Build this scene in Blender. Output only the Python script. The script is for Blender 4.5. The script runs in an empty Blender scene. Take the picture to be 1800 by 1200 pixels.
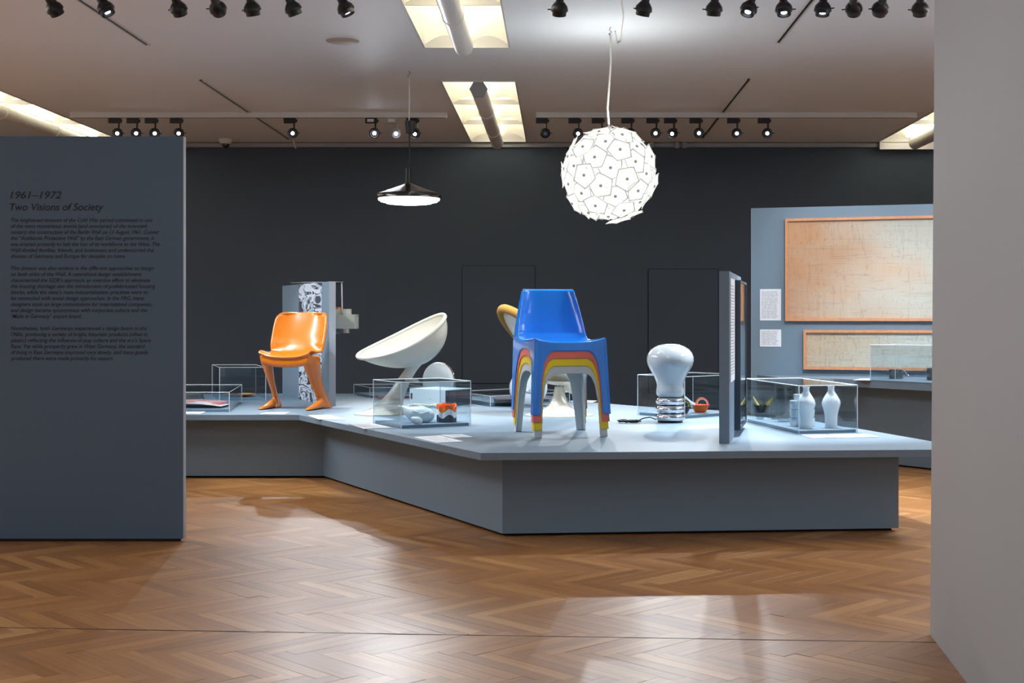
import bpy, bmesh, math, random
from mathutils import Vector, Matrix, noise as mnoise
random.seed(7)
C = bpy.context.scene.collection
SC = bpy.context.scene
PI = math.pi
F = 2350.0; CX = 982.0; CY = 560.0; EYE = 1.11     # focal length in px of the 1800x1200 frame, vanishing point, eye height

# ------------------------------------------------------------------ camera, world, exposure
cam_d = bpy.data.cameras.new('camera'); cam = bpy.data.objects.new('camera', cam_d); C.objects.link(cam)
cam.location = (0, 0, EYE); cam.rotation_euler = (PI/2, 0, 0)
cam_d.sensor_width = 36.0; cam_d.lens = F*36.0/1800.0
cam_d.shift_x = -(CX-900)/1800.0; cam_d.shift_y = -(600-CY)/1800.0
cam_d.clip_end = 60
SC.camera = cam
SC.view_settings.view_transform = 'Standard'; SC.view_settings.look = 'None'
SC.view_settings.gamma = 1.0; SC.view_settings.use_curve_mapping = False
SC.view_settings.exposure = 1.3
wd = bpy.data.worlds.new('world'); SC.world = wd; wd.use_nodes = True
bg = wd.node_tree.nodes['Background']; bg.inputs[0].default_value = (0.80, 0.88, 1.0, 1); bg.inputs[1].default_value = 0.28
SC.cycles.max_bounces = 7; SC.cycles.diffuse_bounces = 5; SC.cycles.glossy_bounces = 4
SC.cycles.transparent_max_bounces = 24; SC.cycles.transmission_bounces = 4
SC.cycles.caustics_reflective = False; SC.cycles.caustics_refractive = False
SC.cycles.sample_clamp_indirect = 4.0
SC.cycles.use_denoising = True

CEIL = 3.30; WALLY = 16.65; TT = 0.45              # ceiling, far wall, top of the big plinth
BALL_P = 2.2; REAR_P = 20.0; FRONT_P = 34.0; OVER_P = 18.0; SIDE_P = 125.0                      # watts: ball uplight, rear and front track spots, added ceiling fill

# ------------------------------------------------------------------ helpers
def G(px, py, z=TT):
    Y = F*(EYE-z)/(py-CY); return Vector(((px-CX)*Y/F, Y, z))
def P(px, py, Y):
    return Vector(((px-CX)*Y/F, Y, EYE+(CY-py)*Y/F))
def lin(c):
    def f(v):
        v /= 255.0
        return v/12.92 if v <= .04045 else ((v+.055)/1.055)**2.4
    return (f(c[0]), f(c[1]), f(c[2]), 1)
def pbr(name, col, rough=.5, metal=0, coat=0, var=0, vscale=4, bump=0, bscale=60, spec=.5, emit=None, es=0, coatr=.05):
    m = bpy.data.materials.new(name); m.use_nodes = True; nt = m.node_tree; b = nt.nodes['Principled BSDF']
    b.inputs['Base Color'].default_value = lin(col); b.inputs['Roughness'].default_value = rough
    b.inputs['Metallic'].default_value = metal; b.inputs['Coat Weight'].default_value = coat
    b.inputs['Coat Roughness'].default_value = coatr
    b.inputs['Specular IOR Level'].default_value = spec
    if emit: b.inputs['Emission Color'].default_value = lin(emit); b.inputs['Emission Strength'].default_value = es
    tc = nt.nodes.new('ShaderNodeTexCoord')
    if var:
        n = nt.nodes.new('ShaderNodeTexNoise'); n.inputs['Scale'].default_value = vscale; n.inputs['Detail'].default_value = 3
        nt.links.new(tc.outputs['Object'], n.inputs['Vector'])
        r = nt.nodes.new('ShaderNodeValToRGB'); c = lin(col)
        r.color_ramp.elements[0].position = .3; r.color_ramp.elements[1].position = .7
        r.color_ramp.elements[0].color = [v*(1-var) for v in c[:3]]+[1]; r.color_ramp.elements[1].color = [min(1, v*(1+var)) for v in c[:3]]+[1]
        nt.links.new(n.outputs['Fac'], r.inputs['Fac']); nt.links.new(r.outputs[0], b.inputs['Base Color'])
    if bump:
        n = nt.nodes.new('ShaderNodeTexNoise'); n.inputs['Scale'].default_value = bscale; n.inputs['Detail'].default_value = 2
        nt.links.new(tc.outputs['Object'], n.inputs['Vector'])
        bp = nt.nodes.new('ShaderNodeBump'); bp.inputs['Strength'].default_value = bump; bp.inputs['Distance'].default_value = .002
        nt.links.new(n.outputs['Fac'], bp.inputs['Height']); nt.links.new(bp.outputs[0], b.inputs['Normal'])
    return m

class MB:
    """collects shapes into one mesh"""
    def __init__(s): s.v = []; s.f = []; s.mi = []; s.uv = None
    def add(s, vs, fs, mi=0):
        o = len(s.v); s.v += [Vector(v) for v in vs]; s.f += [[i+o for i in f] for f in fs]; s.mi += [mi]*len(fs); return s
    def box(s, c, d, M=None, mi=0):
        x, y, z = d[0]/2, d[1]/2, d[2]/2
        vs = [Vector((a*x, b*y, e*z)) for a in (-1, 1) for b in (-1, 1) for e in (-1, 1)]
        if M is not None: vs = [M @ v for v in vs]
        return s.add([v+Vector(c) for v in vs], [(0,1,3,2),(4,6,7,5),(0,4,5,1),(2,3,7,6),(0,2,6,4),(1,5,7,3)], mi)
    def prism(s, poly, z0, z1, mi=0):
        n = len(poly); vs = [(p[0], p[1], z0) for p in poly]+[(p[0], p[1], z1) for p in poly]
        fs = [tuple(range(n-1, -1, -1)), tuple(range(n, 2*n))]+[(i, (i+1) % n, (i+1) % n+n, i+n) for i in range(n)]
        return s.add(vs, fs, mi)
    def loft(s, rings, mi=0, cap=True, closed=False):
        n = len(rings[0]); vs = [v for r in rings for v in r]; fs = []
        m = len(rings)
        for k in range(m if closed else m-1):
            for i in range(n):
                a = k*n+i; b = k*n+(i+1) % n; k2 = (k+1) % m
                fs.append((a, b, k2*n+(i+1) % n, k2*n+i))
        if cap and not closed: fs += [tuple(range(n-1, -1, -1)), tuple(range((m-1)*n, m*n))]
        return s.add(vs, fs, mi)
    def lathe(s, prof, c=(0, 0, 0), n=32, M=None, mi=0, cap=True):
        c = Vector(c); rings = []
        for r, z in prof:
            ring = [Vector((max(r, 1e-4)*math.cos(2*PI*i/n), max(r, 1e-4)*math.sin(2*PI*i/n), z)) for i in range(n)]
            if M is not None: ring = [M @ v for v in ring]
            rings.append([v+c for v in ring])
        return s.loft(rings, mi, cap)
    def tube(s, pts, r, n=8, mi=0, closed=False, rad=None):
        pts = [Vector(p) for p in pts]; rings = []; up = None; m = len(pts)
        for i, p in enumerate(pts):
            a = pts[(i-1) % m] if (closed or i > 0) else p; b = pts[(i+1) % m] if (closed or i < m-1) else p
            t = (b-a).normalized()
            if up is None: up = Vector((0, 0, 1)) if abs(t.z) < .9 else Vector((1, 0, 0))
            sd = t.cross(up).normalized(); up = sd.cross(t).normalized()
            rr = rad[i] if rad else r
            rings.append([p+(sd*math.cos(2*PI*k/n)+up*math.sin(2*PI*k/n))*rr for k in range(n)])
        return s.loft(rings, mi, not closed, closed)
    def ball(s, c, r, n=16, M=None, mi=0):
        r = Vector(r) if not isinstance(r, (int, float)) else Vector((r, r, r))
        rings = []
        for k in range(n//2+1):
            a = -PI/2+PI*k/(n//2)
            ring = [Vector((max(1e-4, math.cos(a))*math.cos(2*PI*i/n)*r.x, max(1e-4, math.cos(a))*math.sin(2*PI*i/n)*r.y, math.sin(a)*r.z)) for i in range(n)]
            if M is not None: ring = [M @ v for v in ring]
            rings.append([v+Vector(c) for v in ring])
        return s.loft(rings, mi)
    def grid(s, fn, nu, nv, th, mi=0, flip=False):
        """solid sheet: fn(u,v)->point, thickness th along the normal"""
        pts = [[Vector(fn(i/nu, j/nv)) for j in range(nv+1)] for i in range(nu+1)]
        top = []; bot = []
        for i in range(nu+1):
            for j in range(nv+1):
                a = pts[min(i+1, nu)][j]-pts[max(i-1, 0)][j]; b = pts[i][min(j+1, nv)]-pts[i][max(j-1, 0)]
                n = a.cross(b)
                n = n.normalized() if n.length > 1e-9 else Vector((0, 0, 1))
                if flip: n = -n
                top.append(pts[i][j]); bot.append(pts[i][j]-n*th)
        o = len(top); W = nv+1; fs = []
        for i in range(nu):
            for j in range(nv):
                a, b, c, d = i*W+j, i*W+j+1, (i+1)*W+j+1, (i+1)*W+j
                fs.append((a, d, c, b)); fs.append((a+o, b+o, c+o, d+o))
        per = [(i, 0) for i in range(nu+1)]+[(nu, j) for j in range(1, nv+1)]+[(i, nv) for i in range(nu-1, -1, -1)]+[(0, j) for j in range(nv-1, 0, -1)]
        for k in range(len(per)):
            a = per[k][0]*W+per[k][1]; q = per[(k+1) % len(per)]; b = q[0]*W+q[1]
            fs.append((a, b, b+o, a+o))
        return s.add(top+bot, fs, mi)
    def plate(s, outline, fn, t, mi=0):
        """outline of (a,b) pairs mapped by fn into space, extruded by the vector t"""
        n = len(outline); A = [Vector(fn(*p)) for p in outline]; B = [a+Vector(t) for a in A]
        fs = [tuple(range(n-1, -1, -1)), tuple(range(n, 2*n))]+[(i, (i+1) % n, (i+1) % n+n, i+n) for i in range(n)]
        return s.add(A+B, fs, mi)
    def mesh(s, name, mats, smooth=None, off=None):
        me = bpy.data.meshes.new(name)
        vs = [v-off for v in s.v] if off is not None else s.v
        me.from_pydata([tuple(v) for v in vs], [], s.f)
        for m in (mats if isinstance(mats, (list, tuple)) else [mats]): me.materials.append(m)
        me.polygons.foreach_set('material_index', s.mi)
        bm = bmesh.new(); bm.from_mesh(me)
        bmesh.ops.triangulate(bm, faces=[f for f in bm.faces if len(f.verts) > 4])
        bmesh.ops.recalc_face_normals(bm, faces=bm.faces)
        if smooth is not None:
            for f in bm.faces: f.smooth = True
            for e in bm.edges:
                if len(e.link_faces) == 2 and e.calc_face_angle(0) > smooth: e.smooth = False
        bm.to_mesh(me); bm.free(); return me
    def build(s, name, mats, parent=None, smooth=.7, world=True):
        off = parent_loc(parent) if (world and parent is not None) else None
        o = bpy.data.objects.new(name, s.mesh(name, mats, smooth, off)); C.objects.link(o)
        if parent is not None: o.parent = parent
        return o
def parent_loc(p):
    v = Vector((0, 0, 0))
    while p is not None: v += p.location; p = p.parent
    return v
def remeshed(mb, name, mat, voxel=.005, it=6, fac=.5):
    me = mb.mesh(name+'_raw', mat); o = bpy.data.objects.new('raw', me); C.objects.link(o)
    r = o.modifiers.new('r', 'REMESH'); r.mode = 'VOXEL'; r.voxel_size = voxel; r.use_smooth_shade = True
    q = o.modifiers.new('s', 'SMOOTH'); q.iterations = it; q.factor = fac
    dg = bpy.context.evaluated_depsgraph_get(); dg.update()
    m2 = bpy.data.meshes.new_from_object(o.evaluated_get(dg)); m2.name = name
    bpy.data.objects.remove(o); bpy.data.meshes.remove(me)
    m2.materials.clear(); m2.materials.append(mat)
    for p in m2.polygons: p.use_smooth = True; p.material_index = 0
    return m2
def tag(o, label=None, cat=None, group=None, kind=None):
    if label: o['label'] = label
    if cat: o['category'] = cat
    if group: o['group'] = group
    if kind: o['kind'] = kind
    return o
def thing(name, label, cat, loc=(0, 0, 0), group=None, rz=0):
    o = bpy.data.objects.new(name, None); C.objects.link(o); o.location = loc; o.rotation_euler = (0, 0, rz)
    return tag(o, label, cat, group)
def link(name, me, parent=None):
    o = bpy.data.objects.new(name, me); C.objects.link(o)
    if parent: o.parent = parent
    return o
def struct(o, label=None): o['kind'] = 'structure'; return tag(o, label) if label else o
def Rz(a): return Matrix.Rotation(a, 3, 'Z')
def Ry(a): return Matrix.Rotation(a, 3, 'Y')
def Rx(a): return Matrix.Rotation(a, 3, 'X')

# ------------------------------------------------------------------ materials
GREY = pbr('grey_paint', (108, 128, 144), .55, var=.03, vscale=1.5, bump=.05, bscale=200)
GREY_D = pbr('grey_paint_panel', (80, 100, 119), .5, var=.03, vscale=1.5, bump=.05, bscale=200)
EDGE = pbr('pale_edge', (160, 168, 178), .5)
DARKWALL = pbr('charcoal_wall_paint', (72, 83, 95), .8, var=.06, vscale=.6, spec=.2)
WHITEWALL = pbr('light_wall_paint', (178, 180, 182), .8, var=.02, vscale=.8, bump=.1, bscale=150, spec=.2)
PALE = pbr('pale_side_wall_paint', (222, 224, 228), .8)
CEILM = pbr('ceiling_paint', (232, 242, 250), .6, var=.02, vscale=.5, spec=.3)
TRIM = pbr('aluminium_trim', (150, 152, 155), .45, metal=.3)
WHITEP = pbr('white_enamel', (205, 205, 205), .4)
DARK = pbr('dark_gap', (14, 13, 12), .9)
BLACK = pbr('black_enamel', (14, 14, 15), .35)
BLACKM = pbr('black_gloss_metal', (22, 23, 25), .22, coat=.5)
CHROME = pbr('chrome', (225, 228, 232), .06, metal=1)
STEEL = pbr('brushed_steel', (170, 168, 165), .3, metal=1)
ORANGE = pbr('orange_plastic', (206, 110, 4), .22, coat=.6)
IVORY = pbr('ivory_plastic', (204, 200, 186), .28, coat=.25, var=.02)
BLUE = pbr('blue_plastic', (0, 128, 232), .16, coat=.6)
RED = pbr('faded_red_plastic', (224, 112, 98), .35)
YELLOW = pbr('yellow_plastic', (236, 208, 14), .35)
WHITEC = pbr('pale_grey_plastic', (196, 206, 210), .35)
MUSTARD = pbr('mustard_fabric', (156, 114, 44), .9, bump=.5, bscale=300)
POTM = pbr('dark_steel', (112, 110, 108), .25, metal=1)
OPAL = pbr('opal_glass', (178, 188, 193), .1, coat=1)
PORCELAIN = pbr('white_porcelain', (232, 238, 242), .25, coat=.4)
CELADON = pbr('pale_blue_glaze', (208, 222, 228), .2, coat=.6)
ORANGE2 = pbr('bright_orange_plastic', (255, 112, 26), .3)
BLACKP = pbr('slate_plastic', (44, 50, 62), .35)
COPPER = pbr('copper_metal', (215, 140, 95), .2, metal=1)
LAMPW = pbr('cream_lacquer', (205, 203, 190), .35)
WOODF = pbr('frame_wood', (196, 138, 98), .5, var=.1, vscale=30)
CREAM = pbr('cream_reflector_glow', (250, 244, 222), .4, emit=(255, 246, 222), es=.12)  # reflectors emit a little, standing in for lamp light falling on them
CREAM_B = pbr('cream_reflector_lit', (255, 250, 235), .4, emit=(255, 248, 230), es=3.6)
TUBEM = pbr('tube_enamel', (232, 233, 230), .35)
LENS = pbr('lit_lens', (240, 245, 255), .3, emit=(225, 236, 255), es=5)
LENS_B = pbr('lit_lens_bright', (240, 245, 255), .3, emit=(225, 238, 255), es=30)
LENS_D = pbr('dim_lens', (90, 110, 150), .15)
DIFF = pbr('lit_diffuser', (255, 255, 255), .5, emit=(248, 250, 255), es=2.2)
BEIGE = pbr('beige_cover', (178, 170, 158), .7)
INK = pbr('navy_vinyl_lettering', (16, 19, 28), .5)
BODYINK = pbr('navy_vinyl_body_text', (24, 27, 36), .6)
CORDW = pbr('white_cord', (215, 213, 208), .6)
CORDB = pbr('black_cord', (16, 16, 18), .5)
CORDI = pbr('cream_cord', (196, 190, 175), .6)

def clear_mat(name, tint=(240, 246, 248), refl=1.0, ior=1.45):
    m = bpy.data.materials.new(name); m.use_nodes = True; nt = m.node_tree; nt.nodes.clear()
    out = nt.nodes.new('ShaderNodeOutputMaterial'); mx = nt.nodes.new('ShaderNodeMixShader')
    tr = nt.nodes.new('ShaderNodeBsdfTransparent'); tr.inputs[0].default_value = lin(tint)
    gl = nt.nodes.new('ShaderNodeBsdfGlossy'); gl.inputs['Roughness'].default_value = .015
    fr = nt.nodes.new('ShaderNodeLayerWeight'); fr.inputs['Blend'].default_value = .5
    p5 = nt.nodes.new('ShaderNodeMath'); p5.operation = 'POWER'; p5.inputs[1].default_value = 5.; nt.links.new(fr.outputs['Facing'], p5.inputs[0])
    ml = nt.nodes.new('ShaderNodeMath'); ml.operation = 'MULTIPLY_ADD'; ml.inputs[1].default_value = .9*min(1, refl); ml.inputs[2].default_value = .026*refl
    nt.links.new(p5.outputs[0], ml.inputs[0]); nt.links.new(ml.outputs[0], mx.inputs[0])
    nt.links.new(tr.outputs[0], mx.inputs[1]); nt.links.new(gl.outputs[0], mx.inputs[2]); nt.links.new(mx.outputs[0], out.inputs[0])
    return m
ACRYL = clear_mat('clear_acrylic', (246, 250, 252))
GLASSC = clear_mat('clear_glassware', (205, 214, 214), 2.0)
GLASSG = clear_mat('smoke_glassware', (120, 125, 126), 1.6)
m = ACRYL_E = bpy.data.materials.new('acrylic_edge'); m.use_nodes = True
b = m.node_tree.nodes['Principled BSDF']; b.inputs['Base Color'].default_value = lin((225, 236, 240)); b.inputs['Roughness'].default_value = .3
b.inputs['Alpha'].default_value = .55

# translucent plates of the ball lamp
m = PETAL = bpy.data.materials.new('white_translucent_plastic'); m.use_nodes = True; nt = m.node_tree
b = nt.nodes['Principled BSDF']; b.inputs['Base Color'].default_value = lin((120, 120, 114)); b.inputs['Roughness'].default_value = .35
b.inputs['Emission Color'].default_value = lin((250, 252, 240)); b.inputs['Emission Strength'].default_value = .5
PETAL_R = pbr('dimmed_petal_rim', (70, 70, 66), .6, spec=.1, emit=(246, 248, 236), es=.19)  # rims and knobs darkened and dimmed: shade between plates put into colour
KNOB = pbr('petal_knob', (60, 62, 55), .6, spec=.1, emit=(220, 222, 210), es=.14)

# parquet: one tone per plank, grain along the plank
def wood(name, per_object):
    m = bpy.data.materials.new(name); m.use_nodes = True; nt = m.node_tree; N = nt.nodes; L = nt.links
    b = N['Principled BSDF']; uv = N.new('ShaderNodeUVMap'); uv.uv_map = 'UVMap'
    if per_object:
        oi = N.new('ShaderNodeObjectInfo'); tone = oi.outputs['Random']
    else:
        at = N.new('ShaderNodeAttribute'); at.attribute_name = 'tone'; tone = at.outputs['Fac']
    off = N.new('ShaderNodeMath'); off.operation = 'MULTIPLY'; off.inputs[1].default_value = 37.0; L.new(tone, off.inputs[0])
    cb = N.new('ShaderNodeCombineXYZ'); L.new(off.outputs[0], cb.inputs[0]); L.new(off.outputs[0], cb.inputs[2])
    ad = N.new('ShaderNodeVectorMath'); ad.operation = 'ADD'; L.new(uv.outputs[0], ad.inputs[0]); L.new(cb.outputs[0], ad.inputs[1])
    mp = N.new('ShaderNodeMapping'); mp.inputs['Scale'].default_value = (3.0, 60.0, 1.0); L.new(ad.outputs[0], mp.inputs[0])
    n1 = N.new('ShaderNodeTexNoise'); n1.inputs['Scale'].default_value = 1.0; n1.inputs['Detail'].default_value = 4; L.new(mp.outputs[0], n1.inputs['Vector'])
    rp = N.new('ShaderNodeValToRGB'); e = rp.color_ramp.elements
    e[0].position = 0; e[0].color = lin((134, 88, 44)); e[1].position = 1; e[1].color = lin((176, 130, 78))
    for pos, c in ((.2, (146, 98, 51)), (.6, (153, 104, 55)), (.88, (162, 113, 61))):
        x = e.new(pos); x.color = lin(c)
    L.new(tone, rp.inputs[0])
    r2 = N.new('ShaderNodeValToRGB'); r2.color_ramp.elements[0].position = .3; r2.color_ramp.elements[0].color = (.80, .78, .75, 1)
    r2.color_ramp.elements[1].position = .65; r2.color_ramp.elements[1].color = (1.06, 1.06, 1.06, 1); L.new(n1.outputs['Fac'], r2.inputs[0])
    mu = N.new('ShaderNodeMix'); mu.data_type = 'RGBA'; mu.blend_type = 'MULTIPLY'; mu.inputs[0].default_value = 1
    L.new(rp.outputs[0], mu.inputs[6]); L.new(r2.outputs[0], mu.inputs[7]); L.new(mu.outputs[2], b.inputs['Base Color'])
    b.inputs['Roughness'].default_value = .44; b.inputs['Coat Weight'].default_value = .08; b.inputs['Coat Roughness'].default_value = .25; b.inputs['Specular IOR Level'].default_value = .35
    bp = N.new('ShaderNodeBump'); bp.inputs['Strength'].default_value = .10; bp.inputs['Distance'].default_value = .001
    L.new(n1.outputs['Fac'], bp.inputs['Height'])
    g = N.new('ShaderNodeTexNoise'); g.inputs['Scale'].default_value = 9; tc = N.new('ShaderNodeNewGeometry'); L.new(tc.outputs['Position'], g.inputs['Vector'])
    b2 = N.new('ShaderNodeBump'); b2.inputs['Strength'].default_value = .12; b2.inputs['Distance'].default_value = .004
    L.new(g.outputs['Fac'], b2.inputs['Height']); L.new(bp.outputs[0], b2.inputs['Normal']); L.new(b2.outputs[0], b.inputs['Normal'])
    return m
WOOD_O = wood('parquet_oak', True); WOOD_S = wood('parquet_oak_far', False)

def print_mat(name, paper, ink, axis='Z', lines=26, margin=.12, seedv=0., head=True):
    """flat print: rows of broken dark strokes on paper (Generated coords: rows along `axis`)"""
    m = bpy.data.materials.new(name); m.use_nodes = True; nt = m.node_tree; N = nt.nodes; L = nt.links
    b = N['Principled BSDF']; b.inputs['Roughness'].default_value = .6
    tc = N.new('ShaderNodeTexCoord'); sp = N.new('ShaderNodeSeparateXYZ'); L.new(tc.outputs['UV'], sp.inputs[0])
    def M(op, a, b_=None, c=None):
        n = N.new('ShaderNodeMath'); n.operation = op
        for k, v in enumerate((a, b_, c)):
            if v is None: continue
            if isinstance(v, (int, float)): n.inputs[k].default_value = v
            else: L.new(v, n.inputs[k])
        return n.outputs[0]
    u, v = sp.outputs[0], sp.outputs[1]
    row = M('MULTIPLY', v, lines); fr = M('FRACT', row); fl = M('FLOOR', row)
    on = M('MULTIPLY', M('GREATER_THAN', fr, .35), M('LESS_THAN', fr, .78))
    cb = N.new('ShaderNodeCombineXYZ'); L.new(M('MULTIPLY', u, 30.), cb.inputs[0]); L.new(M('MULTIPLY', fl, 7.3), cb.inputs[1]); cb.inputs[2].default_value = seedv
    n = N.new('ShaderNodeTexNoise'); n.inputs['Scale'].default_value = 1.; n.inputs['Detail'].default_value = 2; L.new(cb.outputs[0], n.inputs['Vector'])
    wrd = M('GREATER_THAN', n.outputs['Fac'], .42)
    wn = N.new('ShaderNodeTexWhiteNoise'); wn.noise_dimensions = '1D'; L.new(fl, wn.inputs['W'])
    end = M('LESS_THAN', u, M('SUBTRACT', 1-margin, M('MULTIPLY', wn.outputs['Value'], .12)))
    inn = M('MULTIPLY', M('GREATER_THAN', u, margin*.5), end); vv = M('MULTIPLY', M('GREATER_THAN', v, .06), M('LESS_THAN', v, .94))
    fac = M('MULTIPLY', M('MULTIPLY', on, wrd), M('MULTIPLY', inn, vv))
    mx = N.new('ShaderNodeMix'); mx.data_type = 'RGBA'; mx.inputs[6].default_value = lin(paper); mx.inputs[7].default_value = lin(ink)
    L.new(M('MULTIPLY', fac, .75), mx.inputs[0]); L.new(mx.outputs[2], b.inputs['Base Color'])
    return m
CARDM = print_mat('printed_card', (226, 229, 234), (120, 122, 130), lines=9)
SHEETM = print_mat('printed_sheet', (222, 226, 232), (105, 108, 118), lines=34)
SHEETS = print_mat('printed_short_sheet', (222, 226, 232), (105, 108, 118), lines=14)

def art_mat(name, paper, left_tone, ink, sx, sy, dens=.5):
    """old drawing: aged paper, paled rightward for glass reflection, and a web of faint pencil lines (UV)"""
    m = bpy.data.materials.new(name); m.use_nodes = True; nt = m.node_tree; N = nt.nodes; L = nt.links
    b = N['Principled BSDF']; b.inputs['Roughness'].default_value = .7
    tc = N.new('ShaderNodeTexCoord')
    n1 = N.new('ShaderNodeTexNoise'); n1.inputs['Scale'].default_value = 1.6; n1.inputs['Detail'].default_value = 5; L.new(tc.outputs['UV'], n1.inputs['Vector'])
    sp = N.new('ShaderNodeSeparateXYZ'); L.new(tc.outputs['UV'], sp.inputs[0])
    a = N.new('ShaderNodeMath'); a.operation = 'MULTIPLY_ADD'; L.new(sp.outputs[0], a.inputs[0]); a.inputs[1].default_value = -.55; L.new(n1.outputs['Fac'], a.inputs[2])
    r = N.new('ShaderNodeMapRange'); L.new(a.outputs[0], r.inputs[0]); r.inputs[1].default_value = .05; r.inputs[2].default_value = .5
    mx = N.new('ShaderNodeMix'); mx.data_type = 'RGBA'; L.new(r.outputs[0], mx.inputs[0]); mx.inputs[6].default_value = lin(paper); mx.inputs[7].default_value = lin(left_tone)
    col = mx.outputs[2]
    for k, (scx, scy, w) in enumerate(((sx, 1.2, .03), (1.0, sy, .03), (sx*.45, sy*.5, .02))):
        mp = N.new('ShaderNodeMapping'); mp.inputs['Scale'].default_value = (scx, scy, 1); mp.inputs['Location'].default_value = (k*3.1, k*1.7, 0)
        L.new(tc.outputs['UV'], mp.inputs[0])
        n = N.new('ShaderNodeTexNoise'); n.inputs['Scale'].default_value = 1; n.inputs['Detail'].default_value = 3; L.new(mp.outputs[0], n.inputs['Vector'])
        s = N.new('ShaderNodeMath'); s.operation = 'SUBTRACT'; L.new(n.outputs['Fac'], s.inputs[0]); s.inputs[1].default_value = .5
        ab = N.new('ShaderNodeMath'); ab.operation = 'ABSOLUTE'; L.new(s.outputs[0], ab.inputs[0])
        lt = N.new('ShaderNodeMath'); lt.operation = 'LESS_THAN'; L.new(ab.outputs[0], lt.inputs[0]); lt.inputs[1].default_value = w*.3
        ml = N.new('ShaderNodeMath'); ml.operation = 'MULTIPLY'; L.new(lt.outputs[0], ml.inputs[0]); ml.inputs[1].default_value = dens
        m2 = N.new('ShaderNodeMix'); m2.data_type = 'RGBA'; L.new(ml.outputs[0], m2.inputs[0]); L.new(col, m2.inputs[6]); m2.inputs[7].default_value = lin(ink)
        col = m2.outputs[2]
    L.new(col, b.inputs['Base Color']); return m
ART1 = art_mat('old_elevation_drawing', (222, 206, 186), (226, 160, 112), (120, 96, 78), 24, 12, .17)
ART2 = art_mat('old_plan_drawing', (222, 212, 196), (222, 186, 150), (110, 96, 84), 34, 9, .28)

def mural_mat():
    m = bpy.data.materials.new('black_white_mural_print'); m.use_nodes = True; nt = m.node_tree; N = nt.nodes; L = nt.links
    b = N['Principled BSDF']; b.inputs['Roughness'].default_value = .55
    tc = N.new('ShaderNodeTexCoord'); mp = N.new('ShaderNodeMapping'); mp.inputs['Scale'].default_value = (1.5, 6.5, 1); L.new(tc.outputs['UV'], mp.inputs[0])
    w = N.new('ShaderNodeTexNoise'); w.inputs['Scale'].default_value = 1.1; w.inputs['Detail'].default_value = 2.5; w.inputs['Distortion'].default_value = 1.2; L.new(mp.outputs[0], w.inputs['Vector'])
    r = N.new('ShaderNodeValToRGB'); r.color_ramp.interpolation = 'CONSTANT'; e = r.color_ramp.elements
    e[0].position = 0; e[0].color = lin((60, 66, 78)); e[1].position = .40; e[1].color = lin((176, 188, 202))
    for p_, c in ((.46, (40, 44, 54)), (.485, (190, 200, 212)), (.56, (120, 132, 148)), (.60, (36, 40, 50)), (.63, (180, 192, 205))):
        x = e.new(p_); x.color = lin(c)
    L.new(w.outputs['Fac'], r.inputs[0]); L.new(r.outputs[0], b.inputs['Base Color']); return m
MURAL = mural_mat()

def uvquad(name, corners, mat, parent=None, thick=.0015):
    """a thin printed sheet: corners BL, BR, TR, TL in world space; UVs 0..1 on both faces"""
    c = [Vector(q) for q in corners]; n = (c[1]-c[0]).cross(c[3]-c[0]).normalized()*thick
    off = parent_loc(parent) if parent is not None else Vector((0, 0, 0))
    vs = [tuple(q-off) for q in c]+[tuple(q-n-off) for q in c]
    me = bpy.data.meshes.new(name); me.from_pydata(vs, [], [(0,1,2,3),(7,6,5,4),(0,4,5,1),(1,5,6,2),(2,6,7,3),(3,7,4,0)])
    uv = me.uv_layers.new(name='UVMap'); q = {0: (0, 0), 1: (1, 0), 2: (1, 1), 3: (0, 1)}
    for l in me.loops: uv.data[l.index].uv = q[l.vertex_index % 4]
    me.materials.append(mat)
    o = bpy.data.objects.new(name, me); C.objects.link(o)
    if parent is not None: o.parent = parent
    return o

# ------------------------------------------------------------------ room shell
fl = MB().box((-1, 6.5, -.06), (17, 21.5, .10)).build('floor', pbr('floor_screed', (96, 66, 42), .8)); struct(fl)
# herringbone parquet: planks run at 45 degrees, the nearest 300 in view are objects, the rest one mesh
PW = .06; PN = 7; PL = PW*PN; ROT = math.radians(-45-1.0)
cr, sr = math.cos(ROT), math.sin(ROT); ORG = Vector((-1.03, 5.02))
planks = []
for k in range(-260, 300):
    for mm in range(-30, 30):
        for kind in (0, 1):
            cxp = (k+PN/2+2*PN*mm)*PW if kind == 0 else (k-.5+2*PN*mm)*PW
            cyp = (k+.5)*PW if kind == 0 else (k+PN/2)*PW
            X = cxp*cr-cyp*sr+ORG.x; Y = cxp*sr+cyp*cr+ORG.y
            if -8.9 < X < 7.2 and -1.5 < Y < 16.4: planks.append((X, Y, ROT+(PI/2 if kind else 0)))
def plank_px(X, Y): return CX+X*F/Y, CY+EYE*F/Y
vis = []
for i, (X, Y, a) in enumerate(planks):
    if Y < 3.95: continue
    px, py = plank_px(X, Y)
    if -40 < px < 1690 and py < 1245 and px < 1640+(py-1115)*.8: vis.append((Y, i))
vis.sort(); near = set(i for _, i in vis[:300])
def plank_geo(L_, W_, h=.004):
    g = .0001; x, y = L_/2-g, W_/2-g; c = .0005
    top = [(-x+c, -y+c, 0), (x-c, -y+c, 0), (x-c, y-c, 0), (-x+c, y-c, 0)]; mid = [(-x, -y, -c), (x, -y, -c), (x, y, -c), (-x, y, -c)]
    bot = [(-x, -y, -h), (x, -y, -h), (x, y, -h), (-x, y, -h)]
    fs = [(0, 1, 2, 3)]+[(4+i, 4+(i+1) % 4, (i+1) % 4, i) for i in range(4)]+[(8+i, 8+(i+1) % 4, 4+(i+1) % 4, 4+i) for i in range(4)]
    return top+mid+bot, fs
pv, pf = plank_geo(PL, PW)
pm = bpy.data.meshes.new('plank'); pm.from_pydata(pv, [], pf); pu = pm.uv_layers.new(name='UVMap')
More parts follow.
